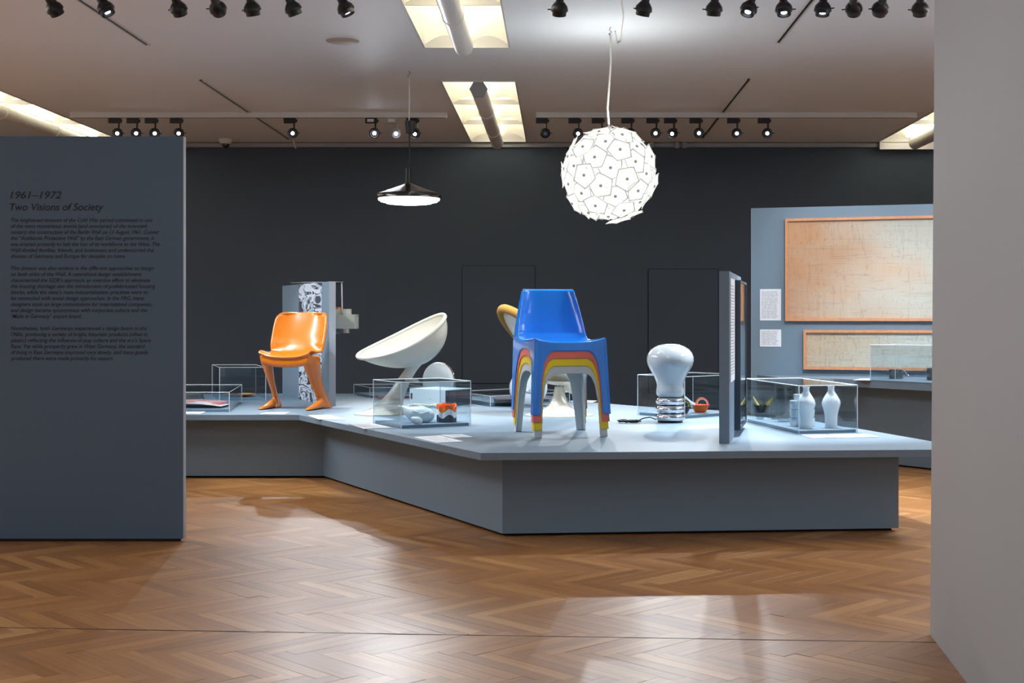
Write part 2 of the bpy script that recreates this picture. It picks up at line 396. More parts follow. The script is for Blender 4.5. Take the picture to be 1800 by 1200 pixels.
for l in pm.loops: pu.data[l.index].uv = (pv[l.vertex_index][0], pv[l.vertex_index][1])
pm.materials.append(WOOD_O)
rnd = random.Random(3)
V = []; Fc = []; UVs = []; tones = []
ftop = -.006
for i, (X, Y, a) in enumerate(planks):
    dz = rnd.uniform(-.0004, .0004); tx, ty = rnd.uniform(-.002, .002), rnd.uniform(-.004, .004)
    if i in near:
        o = bpy.data.objects.new('plank', pm); C.objects.link(o); o.parent = fl
        o.location = (X, Y, dz-.0005); o.rotation_euler = (ty, tx, a)
    else:
        c_, s_ = math.cos(a), math.sin(a); o0 = len(V); t = rnd.random()
        for (x, y, z) in pv: V.append((X+x*c_-y*s_, Y+x*s_+y*c_, z+dz-.0005+x*tx*.3+y*ty*.3))
        for f_ in pf:
            Fc.append([q+o0 for q in f_]); tones.append(t)
            for q in f_: UVs.append((pv[q][0], pv[q][1]))
me = bpy.data.meshes.new('parquet'); me.from_pydata(V, [], Fc)
uv = me.uv_layers.new(name='UVMap'); uv.data.foreach_set('uv', [c for p in UVs for c in p])
at = me.attributes.new('tone', 'FLOAT', 'FACE'); at.data.foreach_set('value', tones); me.materials.append(WOOD_S)
o = link('plank', me, fl); o['kind'] = 'stuff'
# straight joint across the boards
a0, a1 = G(470, 1110, 0), G(1640, 1128.5, 0); d = (a1-a0).normalized(); nn = Vector((-d.y, d.x, 0))*.003
o = MB().prism([a0-nn-d*2, a1-nn+d*2, a1+nn+d*2, a0+nn-d*2], -.003, .0006).build('joint_strip', pbr('dark_joint', (58, 38, 24), .5), fl)

# walls
wb = MB().box((-1, WALLY+.1, CEIL/2), (17, .2, CEIL)).build('wall_back', DARKWALL); struct(wb)
for (x0, x1, y0, y1) in ((813, 940, 467, 673), (1140, 1262, 473, 690)):
    A, B = P(x0, y1, WALLY), P(x1, y0, WALLY)
    o = MB().box(((A.x+B.x)/2, WALLY-.006, (A.z+B.z)/2), (B.x-A.x, .024, B.z-A.z)).build('wall_panel', DARKWALL, wb)
    g = MB()
    for s_ in (A.x, B.x): g.box((s_, WALLY-.004, (A.z+B.z)/2), (.012, .012, B.z-A.z))
    for s_ in (A.z, B.z): g.box(((A.x+B.x)/2, WALLY-.004, s_), (B.x-A.x, .012, .012))
    g.build('shadow_gap', DARK, wb)
o = MB().box((-9.1, 6.5, CEIL/2), (.2, 20.3, CEIL)).build('wall_left', PALE); struct(o)
o = MB().box((7.4, 10.5, CEIL/2), (.2, 12.3, CEIL)).build('wall_right_far', PALE); struct(o)
# pale wall end at the right: face runs from the far corner toward the camera, with its slight lean
k = .0072
def lean(x, z): return x+k*z
poly = [(1.306, 4.70), (.944, 1.0), (1.7, 1.0), (1.7, 4.70)]
w = MB(); vs = [(lean(x, 0), y, 0) for x, y in poly]+[(lean(x, CEIL), y, CEIL) for x, y in poly]
w.add(vs, [(3,2,1,0),(4,5,6,7),(0,1,5,4),(1,2,6,5),(2,3,7,6),(3,0,4,7)])
o = w.build('wall_right', WHITEWALL); struct(o)
# ceiling with openings for the luminous boxes and the added fill lights
XB = [(-6.03, -5.35), (-1.08, -.397), (3.955, 4.64)]
YB = [(.85, 5.04), (6.58, 10.77), (12.31, 16.495)]
cl = MB()
xs = [-9.2]+[v for p in XB for v in p]+[7.5]; ys = [-3.]+[v for p in YB for v in p]+[WALLY+.2]
for i in range(len(xs)-1):
    for j in range(len(ys)-1):
        if i % 2 == 1 and j % 2 == 1: continue
        cl.box(((xs[i]+xs[i+1])/2, (ys[j]+ys[j+1])/2, CEIL+.02), (xs[i+1]-xs[i], ys[j+1]-ys[j], .04))
ceil = cl.build('ceiling', CEILM); struct(ceil)
o = MB().box((-.8, 6.8, CEIL+.35), (17, 20, .1)).build('ceiling_void', DARK, ceil)

def light_box(x0, x1, y0, y1, label):
    t = thing('ceiling_light_box', label, 'ceiling light', ((x0+x1)/2, (y0+y1)/2, CEIL), 'recessed ceiling light boxes')
    cx = (x0+x1)/2; n = 3; d = (y1-y0)/n
    fr = MB()
    for x in (x0, x1): fr.box((x, (y0+y1)/2, CEIL+.10), (.012, y1-y0, .22))
    for y in (y0, y1): fr.box((cx, y, CEIL+.10), (x1-x0, .012, .22))
    fr.build('frame', WHITEP, t)
    for k in range(n):
        ya, yb = y0+k*d, y0+(k+1)*d
        for sx in (-1, 1):
            xa = cx; xb = x0 if sx < 0 else x1
            def fn(u, v, xa=xa, xb=xb, ya=ya, yb=yb):
                return (xa+(xb-xa)*u, ya+(yb-ya)*v, CEIL+.015+.10*max(0, math.sin(PI*min(1, max(0, v))))**.6+.075*math.sin(PI*u))
            MB().grid(fn, 8, 14, .004).build('reflector', CREAM if True else CREAM_B, t)
        MB().box((cx+(x1-x0)*.0, ya, CEIL+.03), (x1-x0, .012, .05)).build('cross_bar', WHITEP, t)
        # the lamp behind the duct: luminous strip
        MB().box((cx, (ya+yb)/2, CEIL+.045), (.07, d-.2, .02)).build('lamp_strip', CREAM_B, t)
    L = 0
    zt = CEIL-.075
    tu = MB(); yy0, yy1 = y0+.02, y1-.35
    tu.lathe([(.066, yy0), (.074, yy0+.02), (.074, yy1-.02), (.060, yy1)], (cx, 0, zt), 28, Matrix(((1, 0, 0), (0, 0, 1), (0, 1, 0))))
    o = tu.build('duct', TUBEM, t)
    for k in range(1, n):
        MB().lathe([(.078, -.02), (.08, 0), (.078, .02)], (cx, y0+k*d-.05, zt), 28, Matrix(((1, 0, 0), (0, 0, 1), (0, 1, 0)))).build('collar', TUBEM, t)
    MB().lathe([(.085, -.012), (.085, .012)], (cx, yy0-.002, zt), 6, Matrix(((1, 0, 0), (0, 0, 1), (0, 1, 0))), cap=True).build('end_cap', pbr('cap_grey', (150, 152, 155), .5), t)
    return t
light_box(*XB[1], *YB[1], 'recessed cream light box with grey duct at the top edge, left of ball lamp')
light_box(*XB[1], *YB[2], 'smaller recessed cream light box with hexagonal duct cap, between the two track rails')
light_box(*XB[0], *YB[2], 'recessed cream light box above the grey text panel')
light_box(*XB[2], *YB[2], 'recessed cream light box beside the pale wall at the right')
# unseen area lights added overhead and at the sides to brighten the room
for i, (xa, xb) in enumerate(XB):
    ld = bpy.data.lights.new('added_ceiling_fill', 'AREA'); ld.shape = 'RECTANGLE'; ld.size = xb-xa; ld.size_y = 4.19; ld.energy = OVER_P; ld.color = (.93, .96, 1)
    lo = bpy.data.objects.new('added_ceiling_fill', ld); C.objects.link(lo); lo.location = ((xa+xb)/2, 2.945, CEIL+.03)
    if i != 1:
        ld = bpy.data.lights.new('added_ceiling_fill', 'AREA'); ld.shape = 'RECTANGLE'; ld.size = xb-xa; ld.size_y = 4.19; ld.energy = SIDE_P; ld.color = (.93, .96, 1)
        lo = bpy.data.objects.new('added_ceiling_fill', ld); C.objects.link(lo); lo.location = ((xa+xb)/2, 8.675, CEIL+.03)

# grooves, rails, trims on the ceiling
def slot(x, y0, y1, n):
    t = MB(); t.box((x-.016, (y0+y1)/2, CEIL-.006), (.008, y1-y0, .012)); t.box((x+.016, (y0+y1)/2, CEIL-.006), (.008, y1-y0, .012))
    o = t.build('trim_%d' % n, WHITEP); struct(o)
    MB().box((x, (y0+y1)/2, CEIL-.001), (.024, y1-y0, .004)).build('groove', DARK, o)
slot(-3.28, 5.5, 10.68, 1); slot(-3.28, 12.25, 16.3, 2); slot(1.735, 5.5, 10.6, 3); slot(1.735, 12.2, 16.2, 4)
o = MB().box((-1, WALLY-.03, CEIL-.035), (16.6, .06, .05)).build('trim_5', TRIM); struct(o)
for px in (1145, 1190, 1203):
    q = P(px, 255, WALLY-.08); MB().box((q.x, q.y, q.z), (.05, .05, .07)).build('bracket', TRIM, o)
q0 = P(1547, 262, 16.5); q1 = P(1760, 248, 16.5)
o = MB().box(((q0.x+q1.x)/2, 16.52, (q0.z+q1.z)/2), (q1.x-q0.x, .03, q1.z-q0.z)).build('trim_6', pbr('pale_fascia', (214, 212, 214), .3)); struct(o)

def rail(x0, x1, y, label):
    t = thing('track_rail', label, 'track rail', ((x0+x1)/2, y, CEIL), 'ceiling track rails')
    MB().box(((x0+x1)/2, y, CEIL-.031), (x1-x0, .036, .058)).build('rail_body', WHITEP, t)
    MB().box(((x0+x1)/2, y, CEIL-.0605), (x1-x0-.06, .014, .003)).build('groove', DARK, t)
    for s in (x0, x1): MB().box((s, y, CEIL-.031), (.012, .042, .062)).build('end_cap', WHITEP, t)
    return t
RY = 14.18; FY = 8.45
rail(-5.17, -1.19, RY, 'white track rail on the ceiling far left, carrying eight spotlights')
rail(-.235, 3.79, RY, 'white track rail on the ceiling far right, behind the glowing ball lamp')
rail(-3.9, -1.2, FY, 'white track rail above the left top edge, carrying seven black spotlights')
rail(-.2, 2.6, FY, 'white track rail above the right top edge, carrying nine black spotlights')

# ------------------------------------------------------------------ track spotlights
def spot(px, Y, aim, label, group, body=BLACK, lens=LENS, power=0, size=.6, hz=None, white=False):
    X = (px-CX)*Y/F; z0 = CEIL-.062
    t = thing('track_spotlight', label, 'spotlight', (X, Y, z0), group)
    loc = Vector((X, Y, z0))
    ad = MB().box((X-.015, Y, z0-.028), (.125, .034, .056)); ad.box((X+.052, Y, z0-.03), (.02, .02, .03)); ad.build('adapter', body, t)
    if white: MB().box((X-.02, Y-.018, z0-.028), (.07, .003, .03)).build('adapter_label', WHITEP, t)
    MB().tube([(X+.03, Y, z0-.05), (X+.03, Y, z0-.13)], .009).build('stem', body, t)
    h = Vector((X+.02, Y, z0-.155)); A = (Vector(aim)-h).normalized()
    M = A.to_track_quat('Z', 'Y').to_matrix()
    prof = [(.0, -.085), (.024, -.083), (.026, -.03), (.034, -.022), (.05, 0), (.055, .02), (.055, .028), (.046, .032), (.044, .058), (.041, .058), (.036, .04), (.0, .04)]
    hd = MB().lathe(prof, h, 24, M)
    o = hd.build('head', body, t)
    MB().lathe([(.0, .041), (.019, .041), (.019, .045), (0, .045)], h, 20, M).build('lens', lens, o)
    kk = MB(); kk.tube([h+M @ Vector((.054, 0, .02)), h+M @ Vector((.075, 0, .02))], .004); kk.build('set_screw', body, o)
    if power:
        ld = bpy.data.lights.new('spot_beam', 'SPOT'); ld.energy = power*PI; ld.spot_size = size; ld.spot_blend = .55; ld.shadow_soft_size = .03
        ld.color = (.86, .93, 1.0)
        lo = bpy.data.objects.new('spot_beam', ld); C.objects.link(lo); lo.parent = t
        lo.location = (h+A*.065)-loc; lo.rotation_euler = (-A).to_track_quat('Z', 'Y').to_euler()
    return t
ORD = ['first', 'second', 'third', 'fourth', 'fifth', 'sixth', 'seventh', 'eighth', 'ninth']
rearL = [(204, (-3.6, 6.5, .3), LENS, 0), (236, (-2.0, 6.0, .2), LENS, 0), (268, (-1.2, 6.5, .2), LENS, 0), (312, (-3.5, 7, .4), LENS, 0),
         (512, (-2.4, 7.0, .8), LENS, 1.0), (655, (-1.1, 4.6, .0), LENS_B, 1.3), (692, (-.4, 9.0, .6), LENS, .8), (727, (-1.9, 9.5, .5), LENS, .9)]
extra = ['', '', '', '', ', alone mid-rail', ', glaring at camera', ', grey-bodied', ', behind the black lamp cord']
for i, (px, aim, ln, pw) in enumerate(rearL):
    spot(px, RY, aim, ('track spotlight, %s from the left on the far left rail%s' % (ORD[i], extra[i])), 'spotlights on the far left rail',
         body=pbr('silver_body', (150, 152, 155), .4) if i == 6 else BLACK, lens=ln, power=REAR_P*pw, size=.84 if i == 5 else .6, white=i in (5, 6))
rearR = [(955, (.2, 6.5, .2), LENS_D, .0), (1012, (.9, 8.0, .5), LENS, .9), (1053, (.5, 8, .5), LENS_D, 0), (1105, (.5, 8, .5), LENS_D, 0), (1149, (.3, 4.6, 0), LENS, 1.1),
         (1180, (-.9, 9.0, .5), LENS, .7), (1225, (1.0, 4.0, .2), LENS, .7), (1291, (2.0, 7.0, .4), LENS, .8), (1345, (1.6, 6.8, .5), LENS, .5)]
for i, (px, aim, ln, pw) in enumerate(rearR):
    spot(px, RY, aim, 'black track spotlight, %s from the left on the far right rail' % ORD[i], 'spotlights on the far right rail', lens=ln, power=REAR_P*pw, size=.72 if i == 4 else .6)
frontL = [(88, (-2.2, 10.3, .5), .8), (178, (-1.4, 8.2, .45), .5), (307, (-2.0, 10.0, .9), .45), (376, (-1.9, 12.4, .6), 0), (437, (-1.6, 9.4, .5), .8), (508, (-.8, 9.0, .8), .8), (600, (-.2, 8.4, .7), 1.0)]
for i, (px, aim, pw) in enumerate(frontL):
    spot(px, FY, aim, 'black spotlight cut by the top edge, %s from the left, text side' % ORD[i], 'spotlights along the left top edge', lens=LENS, power=FRONT_P*pw, size=.8)
frontR = [(978, (-.1, 9.8, .6), .9), (1127, (.0, 9.4, .5), .6), (1250, (.85, 9.3, .6), .9), (1312, (.3, 7.5, .45), .8), (1372, (1.4, 7.7, .45), .6), (1441, (1.45, 8.1, .55), 2.2), (1495, (2.5, 10.9, 1.1), .45), (1543, (1.9, 11.2, .8), .3), (1612, (2.7, 10.4, .5), .5)]
for i, (px, aim, pw) in enumerate(frontR):
    spot(px, FY, aim, 'top-edge black spotlight, %s right of the ball lamp cord' % ORD[i-1] if i else 'top-edge black spotlight just left of the ball lamp cord', 'spotlights along the right top edge', lens=LENS, power=FRONT_P*pw, size=.8)

# ceiling fittings
q = P(602, 72, F*(CEIL-EYE)/(CY-72))
t = thing('ceiling_cover', 'round beige cover plate on the ceiling, left of the nearer light box', 'cover', (q.x, q.y, CEIL))
MB().lathe([(.0, CEIL-.008), (.12, CEIL-.008), (.13, CEIL-.003), (.13, CEIL)], (q.x, q.y, 0), 32).build('disc', BEIGE, t)
q = P(397, 245, 16.3)
t = thing('dome_camera', 'small white dome camera with dark bubble, at the top of the dark wall', 'camera', (q.x, 16.3, CEIL))
MB().lathe([(.085, CEIL), (.085, CEIL-.03), (.06, CEIL-.06), (0, CEIL-.06)], (q.x, 16.3, 0), 24).build('housing', WHITEP, t)
MB().ball((q.x, 16.3, CEIL-.06), (.045, .045, .05), 16).build('bubble', BLACKM, t)
q = P(517, 250, 16.35)
o = MB().tube([(q.x-.01, 16.35, CEIL), (q.x, 16.35, CEIL-.04), (q.x+.02, 16.35, CEIL-.11)], .008).build('ceiling_pin', WHITEP)
tag(o, 'thin white pin hanging at the ceiling edge below the fifth far spotlight', 'pin')

# ------------------------------------------------------------------ big plinth
top = [(-4.2, 9.18), (-1.781, 9.18), (-.383, 6.572), (2.12, 6.76), (1.80, 8.04), (1.249, 9.23), (-.61, 11.75), (-2.53, 11.80), (-4.2, 11.75)]
pl = thing('display_plinth', 'large angular blue-grey plinth with an overhanging top carrying the chairs', 'plinth', (0, 8.5, 0))
MB().prism(top, TT-.036, TT).build('plinth_top', GREY, pl)
s0 = P(1088, 795, 6.62)
MB().box((s0.x, 6.681-.001, TT-.018), (.003, .01, .037)).build('top_seam', DARK, pl)
base = [(-4.1, 9.33), (-1.64, 9.33), (-.287, 6.82), (1.78, 7.0), (1.5, 8.0), (1.05, 9.0), (-.75, 11.5), (-4.1, 11.5)]
MB().prism(base, .014, TT-.036).build('plinth_base', GREY, pl)
ins = [(-4.08, 9.37), (-1.62, 9.37), (-.27, 6.86), (1.75, 7.03), (1.47, 8.0), (1.0, 9.0), (-.8, 11.4), (-4.08, 11.4)]
MB().prism(ins, 0, .014).build('foot_gap_shade', DARK, pl)  # near-black block standing in for the shadow under the raised base

# ------------------------------------------------------------------ text panel at the left
PY = 6.67; x1 = (322-CX)*PY/F
tp = thing('text_stand', 'tall grey exhibition panel with dark text headed Two Visions of Society', 'panel', (-2.7, PY, 0))
MB().box(((x1-3.7)/2, PY+.02, 1.01+.006), (x1+3.7, .04, 2.006)).build('panel_board', GREY_D, tp)
MB().box((x1+.001, PY+.02, 1.01+.006), (.003, .0405, 2.006)).build('panel_edge', EDGE, tp)
MB().box(((x1-3.7)/2-.01, PY+.02, .007), (x1+3.68, .034, .014)).build('foot_gap_shade', DARK, tp)  # near-black strip in place of the shaded gap below the panel
def text(body, px, py, size_px, width_px, mat, name='lettering', shear=.22, off=.0, sp=1.0):
    cu = bpy.data.curves.new(name, 'FONT'); cu.body = body; cu.size = 1; cu.shear = shear; cu.extrude = .0; cu.offset = off; cu.space_line = sp
    o = bpy.data.objects.new(name, cu); C.objects.link(o)
    bpy.context.view_layer.update(); w = o.dimensions.x or 1
    dg = bpy.context.evaluated_depsgraph_get(); me = bpy.data.meshes.new_from_object(o.evaluated_get(dg)); bpy.data.objects.remove(o)
    me.materials.clear(); me.materials.append(mat)
    sy = size_px*PY/F; sx = (width_px*PY/F)/w; x0 = min(v.co.x for v in me.vertices)
    A = P(px, py, PY-.0012); pr = parent_loc(tp)
    for v in me.vertices: v.co = Vector((A.x+(v.co.x-x0)*sx, A.y, A.z+v.co.y*sy))-pr
    o = link(name, me, tp); return o
text('1961\u20131972', 18, 348.5, 17.5, 90, INK, off=.012)
text('Two Visions of Society', 17, 369.5, 17.5, 165, INK, off=.012)
body = ["The heightened tensions of the Cold War period culminated in one|249", "of the most momentous events (and structures) of the twentieth|240", "century: the construction of the Berlin Wall on 13 August 1961. Coined|260",
"the \u201cAntifascist Protective Wall\u201d by the East German government, it|252", "was erected primarily to halt the loss of its workforce to the West. The|262", "Wall divided families, friends, and businesses and underscored the|251", "division of Germany and Europe for decades to come.|202", "",
"This division was also evident in the different approaches to design|251", "on both sides of the Wall. A centralized design establishment|230", "characterized the GDR\u2019s approach: an overdue effort to eliminate|245", "the housing shortage saw the introduction of prefabricated housing|254",
"blocks, while the state\u2019s mass-industrialization practices were to|241", "be reconciled with social design approaches. In the FRG, many|235", "designers took on large commissions for international companies,|248", "and design became synonymous with corporate culture and the|240", "\u201cMade in Germany\u201d export brand.|124", "",
"Nonetheless, both Germanys experienced a design boom in the|239", "1960s, producing a variety of bright, futuristic products (often in|240", "plastic) reflecting the influence of pop culture and the era\u2019s Space|246", "Race. Yet while prosperity grew in West Germany, the standard|236",
"of living in East Germany improved very slowly, and many goods|241", "produced there were made primarily for export.|180"]
for i, ln in enumerate(body):
    if ln:
        s, w = ln.split('|'); text(s, 19, 389.8+i*10.56, 9.6, float(w), BODYINK, off=.006)

# ------------------------------------------------------------------ right display: panel, frames, second plinth
A0 = Vector((1.581, 10.96, 0)); AD = Vector((.956, -.292, 0)).normalized(); AN = Vector((-.292, -.956, 0)).normalized()
def OnA(t_, z, out=0): return A0+AD*t_+AN*out+Vector((0, 0, z))
def wallbox(mb, t0, t1, z0, z1, o0, o1):
    vs = [OnA(t_, z, o_) for t_ in (t0, t1) for o_ in (o0, o1) for z in (z0, z1)]
    return mb.add(vs, [(0,1,3,2),(4,6,7,5),(0,4,5,1),(2,3,7,6),(0,2,6,4),(1,5,7,3)])
rp = thing('picture_stand', 'blue-grey panel at the right carrying two wood-framed drawings', 'panel', A0)
wallbox(MB(), 0, 3.2, 0, 2.015, -.06, 0).build('panel_board', GREY, rp)
wallbox(MB(), -.003, 0, 0, 2.015, -.06, 0).build('panel_edge', EDGE, rp)
def frame(t0, t1, z0, z1, art, label):
    t = thing('framed_drawing', label, 'picture', OnA(t0, z0), 'framed drawings on the grey panel')
    w_ = .022; d_ = .034
    for (a, b_, c, d) in ((t0, t1, z1-w_, z1), (t0, t1, z0, z0+w_), (t0, t0+w_, z0+w_, z1-w_), (t1-w_, t1, z0+w_, z1-w_)):
        wallbox(MB(), a, b_, c, d, .001, d_).build('frame_rail', WOODF, t)
    uvquad('drawing', [OnA(t0+w_, z0+w_, .012), OnA(t1-w_, z0+w_, .012), OnA(t1-w_, z1-w_, .012), OnA(t0+w_, z1-w_, .012)], art, t)
    wallbox(MB(), t0+w_, t1-w_, z0+w_, z1-w_, .022, .024).build('glazing', ACRYL, t)
frame(.278, 1.75, 1.091, 1.9225, ART1, 'large wood-framed faded elevation drawing hung upper on the grey panel')
frame(.425, 1.75, .70, 1.02, ART2, 'long low wood-framed drawing hung under the large framed one')
for (z0, z1, mt, lb) in ((1.096, 1.352, SHEETM, 'tall white printed text label left of the large framed drawing'), (.882, 1.022, SHEETS, 'small white printed text label below the tall text label')):
    o = uvquad('text_label', [OnA(.07, z0, .004), OnA(.242, z0, .004), OnA(.242, z1, .004), OnA(.07, z1, .004)], mt, thick=.003)
    tag(o, lb, 'label', 'printed labels on the grey panel')
# second plinth, z = .65
T2 = .65
d2 = Vector((.65, -.76)).normalized(); e0 = Vector(((1637-CX)*9.52/F, 9.52)); e1 = Vector(((1510-CX)*10.06/F, 10.06))
d2 = (e0-e1).normalized()
f0 = e0+d2*1.6; f1 = e1-d2*.25
t2 = thing('rear_plinth', 'smaller blue-grey plinth behind at right under the framed drawings', 'plinth', (e0.x+.5, 9.9, 0))
pn = [(OnA(.05, 0, .02).x, OnA(.05, 0, .02).y), (f1.x-.35, f1.y+.04), (f1.x, f1.y), (f0.x, f0.y), (OnA(3.1, 0, .02).x+.2, OnA(3.1, 0, .02).y), ]
MB().prism(pn, T2-.055, T2).build('plinth_top', GREY, t2)
n2 = Vector((-d2.y, d2.x))
if n2.y < 0: n2 = -n2
g0 = f0+n2*.24-d2*.1; g1 = f1+n2*.24+d2*.05
MB().prism([(OnA(.35, 0, .05).x, OnA(.35, 0, .05).y), (g1.x, g1.y), (g0.x, g0.y), (OnA(3.0, 0, .05).x+.1, OnA(3.0, 0, .05).y)], .012, T2-.055).build('plinth_base', GREY, t2)
MB().prism([(OnA(.4, 0, .08).x, OnA(.4, 0, .08).y), (g1.x+.03, g1.y+.03), (g0.x-.02, g0.y+.03), (OnA(2.9, 0, .08).x+.1, OnA(2.9, 0, .08).y)], 0, .012).build('foot_gap_shade', DARK, t2)  # near-black block for the shaded gap, as under the big plinth

# ------------------------------------------------------------------ acrylic cases
def case(FL, FR, BL, H, z, label, tray=.018, th=.004):
    FL, FR, BL = Vector(FL).to_2d(), Vector(FR).to_2d(), Vector(BL).to_2d(); BR = FR+BL-FL
    cen = (FL+FR+BL+BR)/4
    t = thing('display_case', label, 'display case', (cen.x, cen.y, z), 'clear acrylic display cases')
    def sh(p, d): return cen+(p-cen)*(1-d/max(.01, (p-cen).length))
    q = [FL, FR, BR, BL]
    MB().prism([sh(p, .012) for p in q], z, z+tray).build('tray', GREY, t)
    for i in range(4):
        a, b_ = q[i], q[(i+1) % 4]; n_ = (cen-(a+b_)/2).normalized()*th
        MB().prism([a, b_, b_+n_, a+n_], z+.0005, z+H-th).build('pane', ACRYL, t, smooth=None)
    MB().prism(q, z+H-th, z+H).build('pane', ACRYL, t, smooth=None)
    e = MB()
    for i in range(4):
        a, b_ = q[i], q[(i+1) % 4]
        e.tube([(a.x, a.y, z+.001), (a.x, a.y, z+H)], .0028, 4)
        e.tube([(a.x, a.y, z+H), (b_.x, b_.y, z+H)], .0024, 4)
    o = e.build('polished_edge', ACRYL_E, t)
    return t, cen
CH = .276
def g2(px, py, z=TT): v = G(px, py, z); return (v.x, v.y)
case(g2(705.3, 753.2), g2(827.3, 748), g2(656.3, 743.8), CH, TT, 'acrylic case over the wavy orange stack, in front of the white scoop chair')
case(g2(1203.5, 735.5), (1.25, 9.22), g2(1121, 729), CH, TT, 'acrylic case over the orange watering can, behind the bulb lamp')
case(g2(1404, 762.5), g2(1507, 760), g2(1312, 741), CH, TT, 'acrylic case over the white vases at the plinth right end')
case(g2(386, 704), g2(467, 704), g2(373, 696), .268, TT, 'tall acrylic case over an orange plate, left of the orange chair')
c5, _ = case((-3.3, 9.457), g2(403, 724), (-3.47, 10.55), .14, TT, 'low acrylic case over the magazines, against the grey text panel')
case(g2(650, 699), g2(748, 698), g2(622, 692.5), .085, TT, 'low acrylic case at the far edge behind the white scoop chair')
c7, _ = case(g2(862, 714.5), g2(1001, 706), g2(800, 705), .078, TT, 'low acrylic case over a dark book behind the chair stack', tray=.03)
zz = T2
a_ = G(1530, 668.5, T2); b_ = a_+Vector((d2.x, d2.y, 0))*.75; c_ = a_+Vector((-d2.y, d2.x, 0)).normalized()*(.28 if -d2.y*0+d2.x > 0 else .28)
case((a_.x, a_.y), (b_.x, b_.y), (c_.x, c_.y), .265, T2, 'acrylic case over the steel saucepans on the rear plinth', tray=.004)

# contents ------------------------------------------------------------------
# wavy three-layer ashtray stack
def wavy(name, z0, h, r, mat, label, c, phase=0, hollow=False, group='wavy stacked dishes in the acrylic case'):
    t = thing(name, label, 'dish', (c.x, c.y, z0), group)
    n = 64; A = .012
    def wv(a): return A*math.sin(4*a+phase)
    def rr(a): return r*(1+.07*math.cos(8*a))
    def ring(rad, z, w): return [Vector((c.x+rad*rr(2*PI*i/n)/r*math.cos(2*PI*i/n), c.y+rad*rr(2*PI*i/n)/r*math.sin(2*PI*i/n), z+w*wv(2*PI*i/n))) for i in range(n)]
    mb = MB(); lo = 0 if mat is BLACKP else 1
    rings = [ring(r*.2, z0+.006*0+(0 if lo == 0 else .012), 0), ring(r, z0, lo), ring(r, z0+h, 1), ring(r-.006, z0+h, 1)]
    rings += [ring(r-.010, z0+h-.018, .3), ring(r*.2, z0+h-.02, 0)]
    mb.loft(rings).build('body', mat, t)
    if hollow:
        for k in range(4):
            a = k*PI/2+.4; p = Vector((c.x+(r-.012)*math.cos(a), c.y+(r-.012)*math.sin(a), z0+h-.002))
            MB().lathe([(.016, -.006), (.017, .006), (.013, .008), (.010, -.002), (0, -.004)], p, 16).build('cigarette_rest', mat, t)
    return t
c = G(785, 741.5, TT+.018); wavy('wavy_dish', c.z, .036, .058, BLACKP, 'slate wavy dish, bottom of the wavy stack', c)
wavy('wavy_dish', c.z+.037, .034, .058, PORCELAIN, 'white wavy dish, middle of the wavy stack', c)
wavy('wavy_dish', c.z+.072, .034, .058, ORANGE2, 'orange wavy dish, top of the wavy stack', c, hollow=True)
# pear-shaped pale glaze vessel
c = G(735, 742.5, TT+.018)
t = thing('pear_vessel', 'pale blue glazed pear-shaped bowl with curled tail, in the middle case', 'bowl', c)
mb = MB()
for k in range(1):
    path = [(-.125, 0, .098, .005), (-.105, 0, .098, .008), (-.09, 0, .093, .014), (-.07, 0, .075, .030), (-.04, 0, .058, .046), (0, 0, .050, .054), (.04, 0, .047, .052), (.075, 0, .045, .040), (.10, 0, .045, .018)]
    pts = [c+Vector(p[:3]) for p in path]; mb.tube(pts, .01, 20, rad=[p[3] for p in path])
mb.ball(c+Vector((.0, 0, .03)), (.055, .06, .03), 20)
me = remeshed(mb, 'bowl_body', CELADON, .004, 8)
for v in me.vertices: v.co -= c
link('bowl_body', me, t)
MB().tube([c+Vector((-.03, -.042, .075)), c+Vector((-.005, -.05, .07)), c+Vector((0, -.045, .055)), c+Vector((.03, -.05, .06)), c+Vector((.07, -.035, .07))], .004, 8).build('rim_fold', CELADON, t)
c2 = G(760-12, 739.5, TT+.018)+Vector((0, -.03, 0))
t = thing('oval_dish', 'small pale oval dish lying against the pear-shaped bowl', 'dish', c2, 'small pale pieces in the middle case')
MB().ball(c2+Vector((-.0, -.012, .034)), (.034, .02, .018), 24).build('dish_body', CELADON, t)
MB().ball(c2+Vector((-.0, -.028, .036)), (.028, .008, .013), 20).build('dish_hollow', CELADON, t)
MB().lathe([(.018, 0), (.014, .02)], c2+Vector((0, -.008, 0)), 16).build('foot', CELADON, t)
c3 = G(733, 746.3, TT+.018)
t = thing('small_pear', 'small pale pear-shaped cup in front of the glazed bowl', 'cup', c3, 'small pale pieces in the middle case')
path = [(-.036, 0, .04, .010), (-.025, 0, .034, .017), (-.008, 0, .027, .0235), (.01, 0, .024, .0235), (.026, 0, .023, .016), (.034, 0, .023, .004)]
MB().tube([c3+Vector(p[:3]) for p in path], .01, 20, rad=[p[3] for p in path]).build('cup_body', CELADON, t)
MB().lathe([(.012, 0), (.012, .006)], c3+Vector((.008, 0, 0)), 16).build('foot', CELADON, t)
